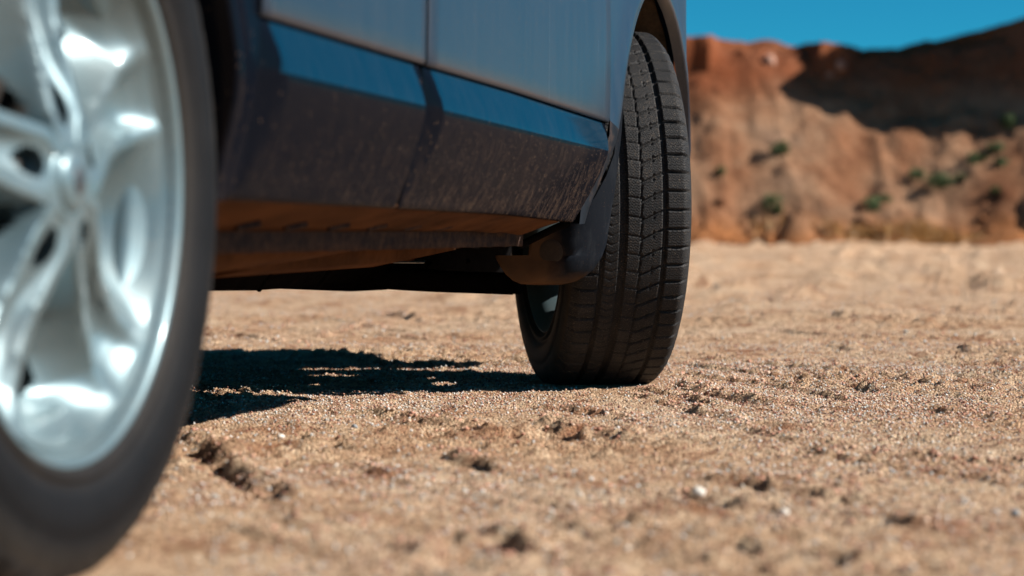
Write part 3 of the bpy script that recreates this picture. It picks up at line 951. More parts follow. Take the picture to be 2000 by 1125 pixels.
def make_door(name, xa0, xb0, curve_a, curve_b, label):
    d = panel(name, lambda s: xa0 + curve_a(1), lambda s: xb0 + curve_b(1), UP, 26, M['paint'], car)
    if label: d['label'] = label
    st = []
    K = 31
    for k in range(K):
        s = k / (K - 1)
        # s=0 bottom edge, s=.70 outer crest of the field, s=1 crease under the upper panel
        def zf(x, s=s):
            if s <= .7: return lerp(z3(x), z2(x), s / .7)
            return lerp(z2(x), z1(x), (s - .7) / .3)
        def of(x, s=s):
            base = lerp(.034, .004, (s / .7) ** .85) if s <= .7 else lerp(.004, .002, (s - .7) / .3)
            fld = 0
            for ds in (-.09, -.06, -.03, 0, .03, .06, .09):      # rounded crest
                e = min(1, max(0, s + ds))
                fld += -.021 / 7 * (math.sin(e / .7 * math.pi / 2) ** 1.1 if e <= .7 else 1 - (e - .7) / .3)
            fld *= min(1, (1 - s) / .08) if s > .92 else (min(1, s / .08) if s < .08 else 1)
            wob = 1.0
            return base + fld * bevd(x, xa0, xb0 if xb0 < 2 else xb0 - .112 * (1 - s) ** 1.2, abs(fld) / .020)
        st.append((zf, of))
    mo = panel('lower_door_panel', lambda s: xa0 + curve_a(s), lambda s: xb0 + curve_b(s), st, 60, M['moulding'], d, fine=True, strip_from=23)
    return d


rear_door = make_door('rear_door', .474, XG1 - .011, lambda s: -.006 - .03 * (1 - s) ** 2 + 0 * s, lambda s: 0, 'rear side door of blue grey car, its painted sky-reflection band blurred')
front_door = make_door('front_door', XG1 + .008, XG2 - .003, lambda s: 0, lambda s: -.112 * (1 - s) ** 1.2 - .012 * s * (1 - s), 'front side door of blue grey car, splashed with mud')

# inner body behind the gaps
V, Fs = [], []
x = np.linspace(.40, 2.2, 24)
P = np.zeros((24, 3, 3))
for j, z in enumerate((.345, .6, 1.0)):
    P[:, j, 0] = x; P[:, j, 1] = yb(x) + (.065 if j == 0 else .035); P[:, j, 2] = z
solid(link('inner_sill', grid_mesh(P), M['dark'], car), .01)


# front wing with arch
def arch_panel(name, cx, r0, xr, xf, a0, a1, mat, label=None, tuck=.034, cz=.345, z_low=.345, lipw=.022, ztop=.98, edge=None):
    """sheet from the arch edge out to a rectangle xr..xf, angles from a0 (rear low) over the top to a1 (front low)"""
    na, nr = 64, 10
    P = np.zeros((na, nr, 3))
    for i, a in enumerate(np.linspace(a0, a1, na)):
        c, s = math.cos(a), math.sin(a)
        # ray to the rectangle
        ts = []
        if c < -1e-6: ts.append((xr - cx) / c)
        if c > 1e-6: ts.append((xf - cx) / c)
        if s > 1e-6: ts.append((ztop - cz) / s)
        ro = min([q for q in ts if q > 0] or [.6])
        if edge is not None:                       # leg beside the door: follow the door's own shut line
            for _ in range(12):
                zz_ = cz + ro * s
                xe = edge(zz_)
                if (c < 0) == (xe < cx) and abs(c) > .25:
                    ro = min((ztop - cz) / s if s > 1e-6 else 9, (xe - cx) / c)
        ri = r0
        if cx > 1 and c < -.5:                     # the leg below the arch leans back towards the door, in front of the flap
            for _ in range(8):
                xin = np.interp(cz + ri * s, [.31, .33, .36, .40, .45, .52, .56], [2.140, 2.160, 2.192, 2.220, 2.247, 2.30, 2.9])
                ri = max(r0, (cx - xin) / -c)
        ro = max(ro, ri + .008)
        for j, q in enumerate(np.linspace(0, 1, nr)):
            rr = lerp(ri, ro, q ** 1.3)
            x = cx + rr * c; z = cz + rr * s
            flare = -.012 * math.exp(-((rr - ri) / .05) ** 2)
            tumble = .03 * float(sstep(.86, 1.02, z))
            low = tuck * float(sstep(.48, .32, z))
            P[i, j] = (x, float(yb(x)) + flare + tumble + low, z)
    inner = P[:, 0].copy()
    l1 = inner.copy(); l1[:, 1] += .004
    l2 = inner.copy(); l2[:, 1] += lipw
    ctr = np.array([cx, 0, cz])
    for L, k in ((l1, .003), (l2, .006)):
        v = L - ctr; v[:, 1] = 0; v /= np.linalg.norm(v, axis=1)[:, None]; L -= v * k
    P = np.concatenate([l2[:, None], l1[:, None], P], 1)
    me_ = grid_mesh(P, flip=True)
    o = link(name, me_, mat, car, smooth=True, label=label)
    me_.materials.append(M['plastic'] if cx > 1 else M['moulding'])
    zc_ = (P[1:, 1:, 2] + P[:-1, :-1, 2]) / 2; xc_ = (P[1:, 1:, 0] + P[:-1, :-1, 0]) / 2
    me_.polygons.foreach_set('material_index', np.where(((zc_ < .485) & (xc_ < cx) & (cx > 1)) | ((zc_ < .60) & (xc_ > cx) & (cx < 1)), 1, 0).ravel().astype(np.int32))
    return o


AR = .438
def door_front_edge(z):
    q = float(np.clip((z - .316) / (.490 - .316), 0, 1))
    return XG2 + .004 - .112 * (1 - q) ** 1.2 - .012 * q * (1 - q)


def door_rear_edge(z):
    q = float(np.clip((z - .335) / (.525 - .335), 0, 1))
    return .463 - .03 * (1 - q) ** 2


arch_panel('front_wing', CARX + .01, AR, XG2 + .004, 3.34, math.radians(182.3), math.radians(-6), M['paint'], cz=.335, edge=door_front_edge)
arch_panel('rear_quarter', 0, .402, -.75, .463, math.radians(184), math.radians(-.5), M['paint'], cz=.335, lipw=.05, edge=door_rear_edge)


# wheel arch liners
def liner(cx, r_, ya, yb_, a0, a1):
    na, ny = 40, 10
    P = np.zeros((na, ny, 3))
    for i, a in enumerate(np.linspace(a0, a1, na)):
        for j, y in enumerate(np.linspace(ya, yb_, ny)):
            rr = r_ + .012 * math.sin(j / (ny - 1) * math.pi) + .004 * math.sin(i * 1.1)
            P[i, j] = (cx + rr * math.cos(a), y, .335 + rr * math.sin(a))
    o = solid(link('wheel_arch_liner', grid_mesh(P), M['liner'], car, smooth=True), .004)
    # inner wall of the well
    Q = [(cx, yb_, .335)] + [tuple(P[i, -1]) for i in range(na)]
    wv = link('wheel_well_wall', mesh(Q + [(q[0], q[1] + .01, q[2]) for q in Q], [[0, i + 1, i + 2] for i in range(na - 1)] + [[len(Q), len(Q) + i + 2, len(Q) + i + 1] for i in range(na - 1)]), M['dark'], car)
    return o


liner(CARX + .01, .445, -.012, .46, math.radians(156), math.radians(-8))
liner(0, .42, .03, .42, math.radians(188), math.radians(-4))


# sill underside, welded flange, belly
def strip(name, rows, xs, mat, parent=car, flip=False, th=None):
    P = np.zeros((len(xs), len(rows), 3))
    for i, x in enumerate(xs):
        for j, (yf, zf) in enumerate(rows):
            P[i, j] = (x, yf(x) if callable(yf) else yf, zf(x) if callable(zf) else zf)
    o = link(name, grid_mesh(P, flip=flip), mat, parent, smooth=True)
    if th: solid(o, th)
    return o


xs = np.linspace(.36, 2.03, 60)
sill = strip('sill_underside', [(lambda x: yb(x) + .036, lambda x: z3(x) + .002), (lambda x: yb(x) + .044, lambda x: z3(x) - .004), (lambda x: yb(x) + .07, lambda x: z3(x) - .012),
                                (lambda x: yb(x) + .105, lambda x: z3(x) - .024 + .002 * math.sin(x * 37)), (lambda x: yb(x) + .135, lambda x: .299)], xs, M['under'], th=.003)
flange = strip('sill_flange', [(lambda x: yb(x) + .135, .301), (lambda x: yb(x) + .136, .285), (lambda x: yb(x) + .137 + .0006 * math.sin(x * 90), lambda x: .2735 + .0008 * math.sin(x * 61)), (lambda x: yb(x) + .140, lambda x: .2735), (lambda x: yb(x) + .141, .301)], np.linspace(.36, 2.16, 120), M['flange'])
for k in range(8):
    x = .72 + k * .165
    me = tube([(x - .012, float(yb(x)) + .118, .3035), (x + .016, float(yb(x)) + .100, .3085)], .0045, 8)
    link('drain_slot', me, M['flange'], sill)
# brown belly shield curving below the flange towards the rear
strip('belly_shield', [(.15, .30), (.17, lambda x: np.interp(x, [.36, .9, 1.35, 1.7], [.262, .262, .272, .285])), (.22, lambda x: np.interp(x, [.36, .9, 1.35, 1.7], [.243, .246, .262, .280])),
                       (.33, lambda x: np.interp(x, [.36, .9, 1.35, 1.7], [.236, .240, .256, .277])), (.36, .30)], np.linspace(.30, 1.72, 40), M['under'], th=.003)
strip('heat_shield', [(.24, .31), (.25, lambda x: np.interp(x, [1.1, 1.9, 2.25], [.246, .250, .266])), (.30, lambda x: np.interp(x, [1.1, 1.9, 2.25], [.236, .240, .262])),
                      (.42, lambda x: np.interp(x, [1.1, 1.9, 2.25], [.234, .238, .262])), (.44, .31)], np.linspace(1.1, 2.25, 30), M['under'], th=.003)
V, Fs = box_vf(1.2, .86, .315, 4.2, .92, .11)
bevel(link('floor_pan', mesh(V, Fs), M['dark'], car), .01)
V, Fs = box_vf(-.1, .86, .42, 1.5, 1.0, .2)
bevel(link('rear_floor', mesh(V, Fs), M['dark'], car), .02)
# exhaust, crossmembers, brackets
link('exhaust_pipe', tube(spline([(-.6, .7, .25), (.4, .55, .236), (1.0, .50, .234), (1.7, .52, .236), (2.3, .70, .23), (2.9, .8, .27)], 40), .024, 14), M['dark'], car, smooth=True)
V, Fs = box_vf(.98, .56, .228, .34, .17, .06)
bevel(link('exhaust_box', mesh(V, Fs), M['dark'], car), .018, 3)
V, Fs = box_vf(.26, .60, .232, .5, .16, .05)
bevel(link('fuel_tank', mesh(V, Fs), M['dark'], car), .02, 3)
tx_ = np.linspace(.0, 3.62, 30)
P = np.zeros((30, 6, 3))
for i, x in enumerate(tx_):
    zb = np.interp(x, [0, 1.8, 2.7, 3.1, 3.62], [.200, .203, .200, .192, .176]) + .003 * math.sin(x * 9)
    P[i] = [(x, .46, .34), (x, .47, zb + .03), (x, .50, zb), (x, 1.22, zb), (x, 1.25, zb + .03), (x, 1.26, .34)]
solid(link('engine_undertray', grid_mesh(P), M['dark'], car), .004)
for k_ in range(9):
    link('undertray_rib', tube([(.55 + k_ * .33, .465, .235), (.57 + k_ * .33, .50, .2015)], .006, 6), M['dark'], car)
V, Fs = box_vf(2.75, .80, .222, .26, .56, .075)
bevel(link('crossmember', mesh(V, Fs), M['dark'], car), .02, 3)
P = np.zeros((14, 4, 3))
for i, x in enumerate(np.linspace(1.25, 2.75, 14)):
    zb = np.interp(x, [1.25, 1.7, 2.2, 2.75], [.215, .206, .200, .180])
    P[i] = [(x, .52, .28), (x, .525, zb), (x, .60, zb - .004), (x, .62, .28)]
solid(link('subframe_rail', grid_mesh(P), M['dark'], car), .004)
link('bracket', tube([(1.02, .36, .25), (1.06, .37, .215), (1.065, .372, .212)], [.006, .006, .006], 8), M['steel'], car)
V, Fs = box_vf(1.075, .372, .208, .026, .03, .012)
bevel(link('bracket_foot', mesh(V, Fs), M['steel'], car), .002)
link('brake_pipe', tube([(1.95, .33, .252), (2.1, .32, .247), (2.25, .31, .245)], .0035, 8), M['chrome'], car)
link('control_arm', tube(spline([(2.52, .66, .225), (2.58, .45, .205), (2.66, .24, .195)], 12), .022, 10), M['dark'], car, smooth=True)
link('control_arm', tube(spline([(2.95, .66, .225), (2.80, .45, .20), (2.71, .24, .195)], 12), .022, 10), M['dark'], car, smooth=True)
link('drive_shaft', tube([(2.69, .8, .33), (2.69, .2, .345)], .016, 12), M['steel'], car, smooth=True)
link('suspension_strut', tube([(2.70, .24, .40), (2.66, .32, .85)], [.028, .05], 14), M['dark'], car, smooth=True)

# mud flap behind the front wheel: built as a moulded sheet
# rows from top to bottom: (z, y outer, y inner)
FL = [(.548, -.030, -.036), (.540, -.036, -.034), (.52, -.037, -.030), (.48, -.035, -.027), (.44, -.031, -.024), (.40, -.027, -.012), (.365, -.023, .004), (.335, -.018, .022), (.316, -.016, .040),
      (.300, -.013, .085), (.285, -.011, .124), (.272, -.008, .126), (.2555, -.002, .128), (.2548, -.002, .195), (.245, .004, .190), (.232, .012, .181), (.220, .027, .171), (.210, .045, .158), (.2035, .075, .142)]
nc = 22
P = np.zeros((len(FL), nc, 3))
for i, (z, yo, yi) in enumerate(FL):
    for j, q in enumerate(np.linspace(0, 1, nc)):
        y = lerp(yo, yi, q)
        # rounded towards the outside: the outer border lies further forward
        k = max(0, 1 - (y - yo) / .075)
        x = 2.283 + .050 * k ** 2.2 + .012 * float(sstep(.30, .5, z))
        x += .30 * max(0, y - .045)
        x -= .006 * math.exp(-((z - .225) / .02) ** 2)
        P[i, j] = (x, y, z)
m, t, b = newmat('dusty_mud_flap')
g = mapped(t)
sep = N(t, 'ShaderNodeSeparateXYZ'); t.links.new(g, sep.inputs[0])
f1 = N(t, 'ShaderNodeMapRange'); t.links.new(math_n(t, 'ADD', sep.outputs[1], math_n(t, 'MULTIPLY', noise_n(t, g, 22, 6, .7), .05)), f1.inputs[0])
f1.inputs[1].default_value = .082; f1.inputs[2].default_value = .120
f2 = N(t, 'ShaderNodeMapRange'); t.links.new(math_n(t, 'ADD', sep.outputs[2], math_n(t, 'MULTIPLY', noise_n(t, g, 30, 6, .7), -.03)), f2.inputs[0])
f2.inputs[1].default_value = .212; f2.inputs[2].default_value = .190
dustf = math_n(t, 'MAXIMUM', f1.outputs[0], f2.outputs[0])
dustf = math_n(t, 'MULTIPLY', dustf, ramp_n(t, noise_n(t, g, 9, 6, .6), [(.25, .45), (.6, 1.)]))
spk = ramp_n(t, noise_n(t, g, 300, 3, .6), [(.66, 0.), (.74, 1.)])
dustf = math_n(t, 'MAXIMUM', dustf, math_n(t, 'MULTIPLY', spk, .5))
scr = ramp_n(t, noise_n(t, mapped(t, (60, 60, 12)), 1, 5, .7), [(.5, 0.), (.75, 1.)])
base = mixc(t, math_n(t, 'MULTIPLY', scr, .25), (.008, .010, .014), (.05, .055, .06))
t.links.new(mixc(t, dustf, base, (.105, .060, .034)), b.inputs['Base Color'])
t.links.new(ramp_n(t, dustf, [(0, .45), (1, .9)]), b.inputs['Roughness'])
b.inputs['Specular IOR Level'].default_value = 0.05
bump_n(t, b, noise_n(t, g, 200, 4, .6), .25, .001)
M['flap'] = m
flap = solid(link('mud_flap', grid_mesh(P), M['flap'], car, smooth=True), .004, 0)
# flat dark disc standing for the dimple of the fixing screw
prof = [(-.0012, .0), (-.0012, .014), (-.0008, .021), (.0005, .0235)]
D = revolve([(a, b_) for a, b_ in prof], 24)
D2 = np.stack([D[..., 1] * 1 + 2.2800 + .30 * np.maximum(0, D[..., 0] + .038), D[..., 0] + .083, D[..., 2] + .262], -1)
link('screw_recess', grid_mesh(D2, wrap_u=True), M['recess'], flap, smooth=True)
# black rubber edging between the door corner, sill and flap
pts = [(2.13, .020, .312), (2.16, .045, .306), (2.19, .085, .290), (2.20, .120, .274)]
link('arch_seal', tube(spline(pts, 24), .007, 8), M['dark'], flap, smooth=True)
# closing panel behind the door's lower front corner
pts_top = [(XG2 - .10, z3(2.02)), (XG2 - .03, .36), (XG2, .43), (XG2 + .003, .50)]


# ---------------------------------------------------------------- wheels
RT_ = .350
PITCHES = 66


def groove_depth(t_, p):
    """t_: lateral -1 inner .. 1 outer; p: pitch coordinate along the tread. returns groove depth (m) and sipe mask"""
    def line(x, c, hw, soft): return 1 - sstep(hw, hw + soft, np.abs(x - c))
    d = np.zeros(t_.shape)
    fr = p - np.floor(p)
    so = .018
    d = np.maximum(d, .0075 * line(t_, -.56, .028, so))
    d = np.maximum(d, .0078 * line(t_, -.20, .055, so))
    d = np.maximum(d, .0070 * line(t_, .54, .030, so))
    # stepped thin groove
    zc = .115 + .028 * (fr > .5) - .024 * fr
    d = np.maximum(d, .0035 * line(t_, zc, .008, .010))
    # outer shoulder cross grooves
    g = np.abs((p - .12 - .10 * (t_ - .54)) - np.round(p - .12 - .10 * (t_ - .54)))
    sh = (t_ > .54) & (t_ < 1.02)
    d = np.maximum(d, np.where(sh, .0060 * (1 - sstep(.045, .085, g)), 0))
    # diagonal grooves of the block row
    q = p + .62 * (t_ - .54) / .42 - .12
    g = np.abs(q - np.round(q))
    mid = (t_ > .10) & (t_ <= .54)
    d = np.maximum(d, np.where(mid, .0055 * (1 - sstep(.045, .09, g)), 0))
    # notch across the diagonal
    g2 = (g < .20)
    d = np.maximum(d, np.where(mid & g2, .003 * line(t_, .335, .006, .01), 0))
    # inner shoulder cross grooves
    q = p + .08 * t_ + .4
    g = np.abs(q - np.round(q))
    ins = (t_ < -.56) & (t_ > -1.02)
    d = np.maximum(d, np.where(ins, .0055 * (1 - sstep(.045, .085, g)), 0))
    # chevron sipes of the rib between the two wide grooves
    vv = np.abs(t_ + .40) / .14
    q = 2 * p + .45 * vv
    g = np.abs(q - np.round(q))
    ch = (t_ > -.53) & (t_ < -.255)
    d = np.maximum(d, np.where(ch, .0022 * (1 - sstep(.035, .10, g)), 0))
    # cross cuts of the narrow rib
    q = p - .5 * (t_ + .0) - .5
    g = np.abs(q - np.round(q))
    nr = (t_ > -.14) & (t_ < .14)
    d = np.maximum(d, np.where(nr, .0022 * (1 - sstep(.03, .07, g)), 0))
    # fine sipes
    wav = .06 * np.sin(t_ * 75)
    s = np.cos(2 * np.pi * (p * 7 + wav * 7 * .6 + np.where(mid, .9 * t_, 0) + np.where(nr, -1.6 * t_, 0)))
    sipe = np.where(ch, 0.4, 1) * sstep(.35, .95, s)
    return d, sipe


SIDE = [(.0975, .2365), (.105, .243), (.1110, .2495), (.1135, .2525), (.1120, .2560), (.1085, .2580), (.1115, .264), (.1165, .275), (.1175, .290), (.1170, .300), (.1150, .3045), (.1155, .309), (.1125, .322), (.1085, .333)]


def crown(t_):
    """radius and lateral position over the tread, t -1..1"""
    y = t_ * .1045
    r = RT_ - .0035 * t_ ** 2 - .012 * np.clip((np.abs(t_) - .86) / .14, 0, 1) ** 2 * .8
    return y, r


def tyre_mesh(na, nt_, detail=True):
    tt = np.linspace(-1, 1, nt_)
    ang = np.linspace(0, 2 * math.pi, na, endpoint=False)
    A2, T2_ = np.meshgrid(ang, tt, indexing='ij')
    p = A2 / (2 * math.pi) * PITCHES
    p = p + .12 * np.sin(A2 * 5)          # varied pitch
    d, sipe = groove_depth(T2_, p)
    y, r = crown(T2_)
    edge = sstep(1.0, .93, np.abs(T2_))
    fade = np.clip((1.0 - np.abs(T2_)) / .05, 0, 1)
    r = r - d * (.55 + .45 * fade)
    nsd = len(SIDE)
    P = np.zeros((na, nt_ + 2 * nsd, 3)); S = np.zeros((na, nt_ + 2 * nsd))
    def put(col, yy, rr):
        P[:, col, 0] = np.cos(ang) * rr; P[:, col, 2] = np.sin(ang) * rr; P[:, col, 1] = -yy   # outboard = -y
    pitchw = .5 + .5 * np.sign(np.sin(p[:, 0] * 2 * math.pi))
    for k, (yy, rr) in enumerate(SIDE):
        cut = .0016 * pitchw * (k >= nsd - 1)
        put(k, -yy, rr - cut); put(nt_ + 2 * nsd - 1 - k, yy, rr - cut)
    for j in range(nt_): put(nsd + j, y[:, j], r[:, j])
    S[:, nsd:nsd + nt_] = sipe
    P[..., 2] = np.maximum(P[..., 2], -.3435)
    me = grid_mesh(P, wrap_u=True, flip=True)
    at = me.attributes.new('sipe', 'FLOAT', 'POINT'); at.data.foreach_set('value', S.ravel().astype(np.float32))
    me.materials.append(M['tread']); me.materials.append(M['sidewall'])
    nv = nt_ + 2 * nsd
    j = np.tile(np.arange(nv - 1), na)
    idx = np.where((j < nsd - 1) | (j > nsd + nt_ - 1), 1, 0)
    me.polygons.foreach_set('material_index', idx.astype(np.int32))
    return me


RIM_PROF = [(-.098, .236), (-.106, .2375), (-.1095, .2425), (-.1085, .2450), (-.104, .2455), (-.101, .2435), (-.0985, .236), (-.094, .2285), (-.080, .2235), (-.05, .2185), (-.02, .2125), (.03, .208), (.06, .208), (.085, .219), (.100, .228), (.104, .243), (.107, .2435), (.1075, .239), (.102, .226), (.086, .2145), (.06, .203), (.02, .203)]
RIM_PROF = [(-.100, .2450), (-.106, .2465), (-.1075, .2440), (-.1045, .2400), (-.098, .2370), (-.092, .2340), (-.080, .2230), (-.070, .2130), (-.066, .2090), (-.058, .2065), (-.03, .2060), (.01, .2060), (.05, .2080), (.075, .2160), (.092, .2240), (.098, .2360), (.103, .2400), (.106, .2465), (.101, .2450), (.094, .2400), (.088, .2290), (.070, .2210), (.048, .2140), (.01, .2120), (-.04, .2130), (-.066, .2170), (-.080, .2290), (-.100, .2450)]


def spoke_mesh():
    """one fifth of the wheel face, pointing along +X, outboard = -Y: a forked twin-ridge spoke with broad dished flanks,
    a lug-nut opening near the hub and half of the narrow gap to each neighbour"""
    nr, nw = 58, 57
    R_ = np.linspace(.030, .2290, nr)
    W = np.linspace(-1, 1, nw)
    P = np.zeros((nr, nw, 3)); mask = np.ones((nr - 1, nw - 1), bool)
    SEC = math.radians(36)
    for i, rr in enumerate(R_):
        half = np.interp(rr, [.03, .06, .085, .12, .17, .215, .23], [.0175, .0285, .0265, .0235, .0290, .0380, .0420])     # ridge position
        yface = np.interp(rr, [.03, .06, .09, .14, .19, .215, .23], [-.1010, -.0995, -.0920, -.0810, -.0780, -.0850, -.0925])
        vall = np.interp(rr, [.03, .05, .07, .10, .15, .2, .23], [.000, .004, .006, .012, .018, .013, .004])
        drop = np.interp(rr, [.03, .05, .075, .11, .16, .195, .215, .23], [.000, .010, .034, .054, .058, .042, .018, .001])
        for j, wv in enumerate(W):
            ang = wv * SEC
            dist = abs(ang) * rr                     # metres from the spoke's centre line
            edge = SEC * rr
            rw = .0062
            if dist < half - rw:
                q = dist / max(half - rw, 1e-6)
                y = yface + vall * (1 - q ** 3)
            elif dist < half + rw:
                y = yface - .0008
            else:
                q = (dist - half - rw) / max(edge - half - rw, 1e-4)
                q = min(1, q)
                y = yface + drop * (1 - (1 - q) ** 1.9)
            P[i, j] = (rr * math.cos(ang), y, rr * math.sin(ang))
    for i in range(nr - 1):
        rm = (R_[i] + R_[i + 1]) / 2
        for j in range(nw - 1):
            wm = (W[j] + W[j + 1]) / 2
            d0 = abs(wm) * SEC * rm
            if ((rm - .0660) / .0190) ** 2 + (d0 / .0125) ** 2 < 1: mask[i, j] = False
            de = (1 - abs(wm)) * SEC * rm
            hw = np.interp(rm, [.064, .072, .10, .14, .175, .188, .192], [0, .008, .0180, .0280, .0370, .0340, 0])
            if de < hw: mask[i, j] = False
    return grid_mesh(P, mask=mask, flip=False)


def make_wheel(loc, steer, hi, label, ph=95):
    wl = link('wheel', grid_mesh(revolve(RIM_PROF, 96), wrap_u=True), M['silver'], car, smooth=True, label=label)
    wl.location = loc; wl.rotation_euler = (0, 0, steer)
    link('tyre', TYRE_HI if hi else TYRE_LO, None, wl, smooth=not hi)
    for k in range(5):
        s = link('spoke', SPOKE, None, wl, smooth=True)
        # rotation about the axle; viewed from outboard (-Y side) +X is to the right
        s.rotation_euler = (0, -math.radians(ph + 72 * k), 0)
        sm = s.modifiers.new('solid', 'SOLIDIFY'); sm.thickness = .010; sm.offset = SPOKE_OFF
        es = s.modifiers.new('split', 'EDGE_SPLIT'); es.split_angle = math.radians(42)
        nut = link('lug_nut', NUT, None, wl)
        a = math.radians(ph + 72 * k)
        nut.location = (.056 * math.cos(a), -.058, .054 * math.sin(a))
    link('hub_face', HUB, None, wl, smooth=True)
    c_ = link('centre_cap', CAP, None, wl, smooth=True)
    link('badge', BADGE, None, wl, smooth=True)
    link('brake_disc', DISC, None, wl, smooth=True)
    return wl


TYRE_HI = tyre_mesh(1200, 120)
TYRE_LO = tyre_mesh(420, 50)
SPOKE = spoke_mesh(); SPOKE.materials.append(M['silver'])
SPOKE_OFF = -1
NUT = grid_mesh(revolve([(-.020, .0), (-.020, .006), (-.016, .0095), (.0, .0105), (.012, .011), (.012, .0)], 6), wrap_u=True); NUT.materials.append(M['steel'])
HUB = grid_mesh(revolve([(-.1005, .0), (-.1005, .026), (-.1020, .032), (-.100, .038), (-.092, .043), (-.060, .045), (-.02, .046), (-.02, .0)], 60), wrap_u=True); HUB.materials.append(M['silver'])
CAP = grid_mesh(revolve([(-.1085, .0), (-.1080, .012), (-.1065, .021), (-.1040, .0265), (-.1015, .0285), (-.096, .029)], 40), wrap_u=True); CAP.materials.append(M['silver'])
bp = revolve([(-.1102, .0), (-.1096, .006), (-.1084, .0105), (-.1066, .012)], 32); bp[..., 2] *= 1.15
BADGE = grid_mesh(bp, wrap_u=True); BADGE.materials.append(M['badge'])
DISC = grid_mesh(revolve([(.002, .0), (.002, .085), (.012, .088), (.012, .150), (.030, .150), (.030, .0)], 64), wrap_u=True); DISC.materials.append(M['disc'])

make_wheel((0, .1050, .343), 0, False, 'rear wheel seen from outside, silver forked spokes and dusty tyre')
make_wheel((CARX, .080, .343), math.radians(23.2), True, 'front wheel steered left, its dusty winter tread towards the camera', 117)
for (lx, st_) in ((0, 0), (CARX, math.radians(23.2))):
    wl = make_wheel((lx, 1.60, .343), math.pi + st_, False, None)

# ---------------------------------------------------------------- rest of the body (above and beyond the frame)
# upper body as lofted cross sections
YC = .86
def loft(name, secs, mat, smooth=True, cap=True):
    """secs: list of (x, [(half width, z), ...]) mirrored about the car's centre line"""
    k = len(secs[0][1])
    V = []; Fs = []
    for x, pr in secs:
        for hw, z in pr: V.append((x, YC - hw, z))
        for hw, z in reversed(pr): V.append((x, YC + hw, z))
    m_ = 2 * k
    for i in range(len(secs) - 1):
        for j in range(m_):
            Fs.append([i * m_ + j, i * m_ + (j + 1) % m_, (i + 1) * m_ + (j + 1) % m_, (i + 1) * m_ + j])
    if cap:
        Fs.append(list(range(m_))); Fs.append([(len(secs) - 1) * m_ + j for j in range(m_)][::-1])
    return link(name, mesh(V, Fs), mat, car, smooth=False)


loft('bonnet', [(2.10, [(.80, .985), (.80, 1.05), (.5, 1.10), (.2, 1.115)]), (2.6, [(.84, .975), (.80, 1.02), (.5, 1.06), (.2, 1.075)]), (3.2, [(.80, .93), (.74, .95), (.45, .985), (.2, .995)]), (3.46, [(.70, .85), (.66, .87), (.4, .90), (.2, .905)])], M['paint'])
loft('front_bumper', [(3.10, [(.80, .30), (.86, .55), (.88, .80), (.80, .93)]), (3.36, [(.60, .27), (.76, .52), (.78, .76), (.74, .90)]), (3.58, [(.42, .27), (.58, .50), (.64, .72), (.54, .84)]), (3.68, [(.32, .28), (.36, .50), (.36, .70), (.30, .80)])], M['paint'])
loft('rear_bumper', [(-.46, [(.79, .36), (.80, .60), (.80, .85), (.79, 1.00)]), (-.74, [(.80, .36), (.82, .60), (.80, .85), (.78, 1.02)]), (-.90, [(.66, .40), (.68, .60), (.66, .85), (.64, 1.02)])], M['paint'])
loft('roof', [(-.70, [(.52, 1.56), (.50, 1.60), (.3, 1.625), (.1, 1.63)]), (0, [(.58, 1.60), (.55, 1.655), (.3, 1.68), (.1, 1.685)]), (.9, [(.60, 1.62), (.57, 1.675), (.3, 1.70), (.1, 1.705)]), (1.45, [(.56, 1.58), (.53, 1.635), (.3, 1.66), (.1, 1.665)])], M['paint'])
loft('cabin_tub', [(-.70, [(.78, .55), (.80, .8), (.80, 1.01), (.74, 1.03)]), (.42, [(.80, .80), (.82, .85), (.82, 1.01), (.78, 1.03)]), (.44, [(.80, .36), (.82, .7), (.82, 1.01), (.78, 1.03)]), (2.13, [(.80, .36), (.84, .7), (.83, .97), (.78, .98)])], M['dark'])


def slab(name, pts4, mat, th=.006):
    return solid(link(name, mesh(pts4, [[0, 1, 2, 3]]), mat, car), th)


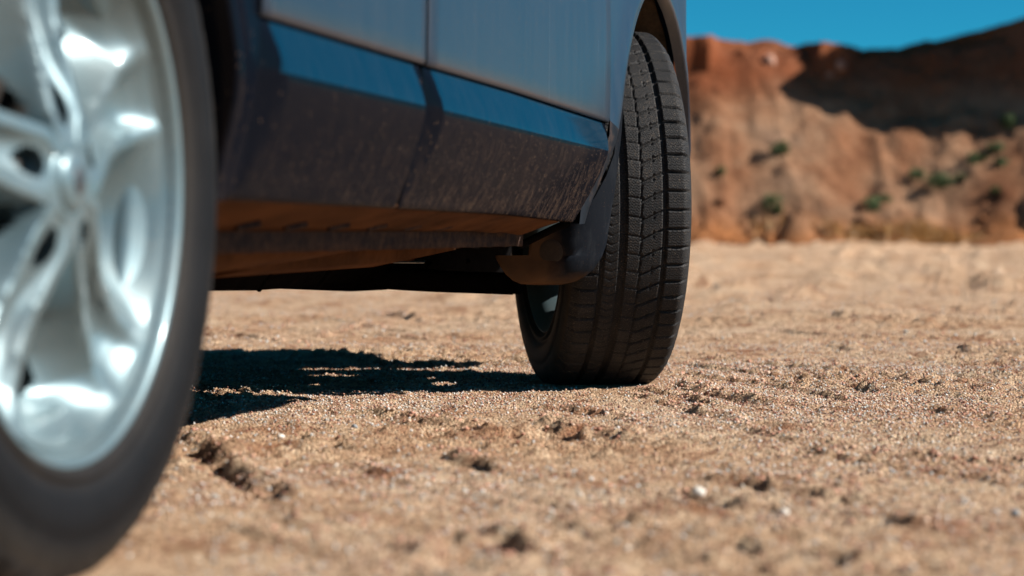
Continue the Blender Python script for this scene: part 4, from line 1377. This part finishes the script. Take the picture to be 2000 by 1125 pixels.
for sgn in (-1, 1):
    def Y(hw): return YC + sgn * hw
    slab('side_window', [(-.55, Y(.80), 1.04), (.38, Y(.84), 1.035), (.36, Y(.60), 1.60), (-.35, Y(.57), 1.57)], M['glass'])
    slab('side_window', [(.42, Y(.84), 1.035), (1.03, Y(.85), 1.03), (.98, Y(.615), 1.615), (.40, Y(.605), 1.605)], M['glass'])
    slab('side_window', [(1.09, Y(.85), 1.03), (2.02, Y(.84), 1.03), (1.40, Y(.60), 1.575), (1.04, Y(.615), 1.612)], M['glass'])
    for a, b_ in (((-.78, Y(.78), 1.02), (-.62, Y(.53), 1.58)), ((.395, Y(.83), 1.02), (.38, Y(.60), 1.61)), ((1.06, Y(.84), 1.02), (1.01, Y(.61), 1.62)), ((2.12, Y(.80), 1.02), (1.42, Y(.56), 1.60))):
        link('pillar', tube([a, b_], .028, 8), M['paint'], car, smooth=True)
    V, Fs = box_vf(3.42, Y(.70), .78, .20, .20, .13)
    bevel(link('headlight', mesh(V, Fs), M['lampglass'], car), .03, 3)
    V, Fs = box_vf(-.80, Y(.70), .92, .10, .20, .22)
    bevel(link('tail_light', mesh(V, Fs), M['redglass'], car), .02, 3)
slab('windscreen', [(2.14, YC - .74, 1.07), (2.14, YC + .74, 1.07), (1.46, YC + .53, 1.62), (1.46, YC - .53, 1.62)], M['glass'])
slab('rear_window', [(-.84, YC - .74, 1.03), (-.84, YC + .74, 1.03), (-.68, YC + .53, 1.58), (-.68, YC - .53, 1.58)], M['glass'])
V, Fs = box_vf(-.86, YC, .82, .04, 1.15, .40)
bevel(link('tailgate', mesh(V, Fs), M['paint'], car), .02, 2)
V, Fs = box_vf(1.32, YC + .89, .68, 1.75, .03, .70)
bevel(link('far_side_panel', mesh(V, Fs), M['paint'], car), .012, 2)
V, Fs = box_vf(3.0, YC + .87, .80, .7, .03, .22)
bevel(link('far_side_wing', mesh(V, Fs), M['paint'], car), .012, 2)
V, Fs = box_vf(3.66, YC, .62, .06, .55, .18)
bevel(link('grille', mesh(V, Fs), M['plastic'], car), .01, 2)
print('tris', sum(len(o.data.loops) - 2 * len(o.data.polygons) for o in bpy.data.objects if o.type == 'MESH'))
print('objects', len(bpy.data.objects))
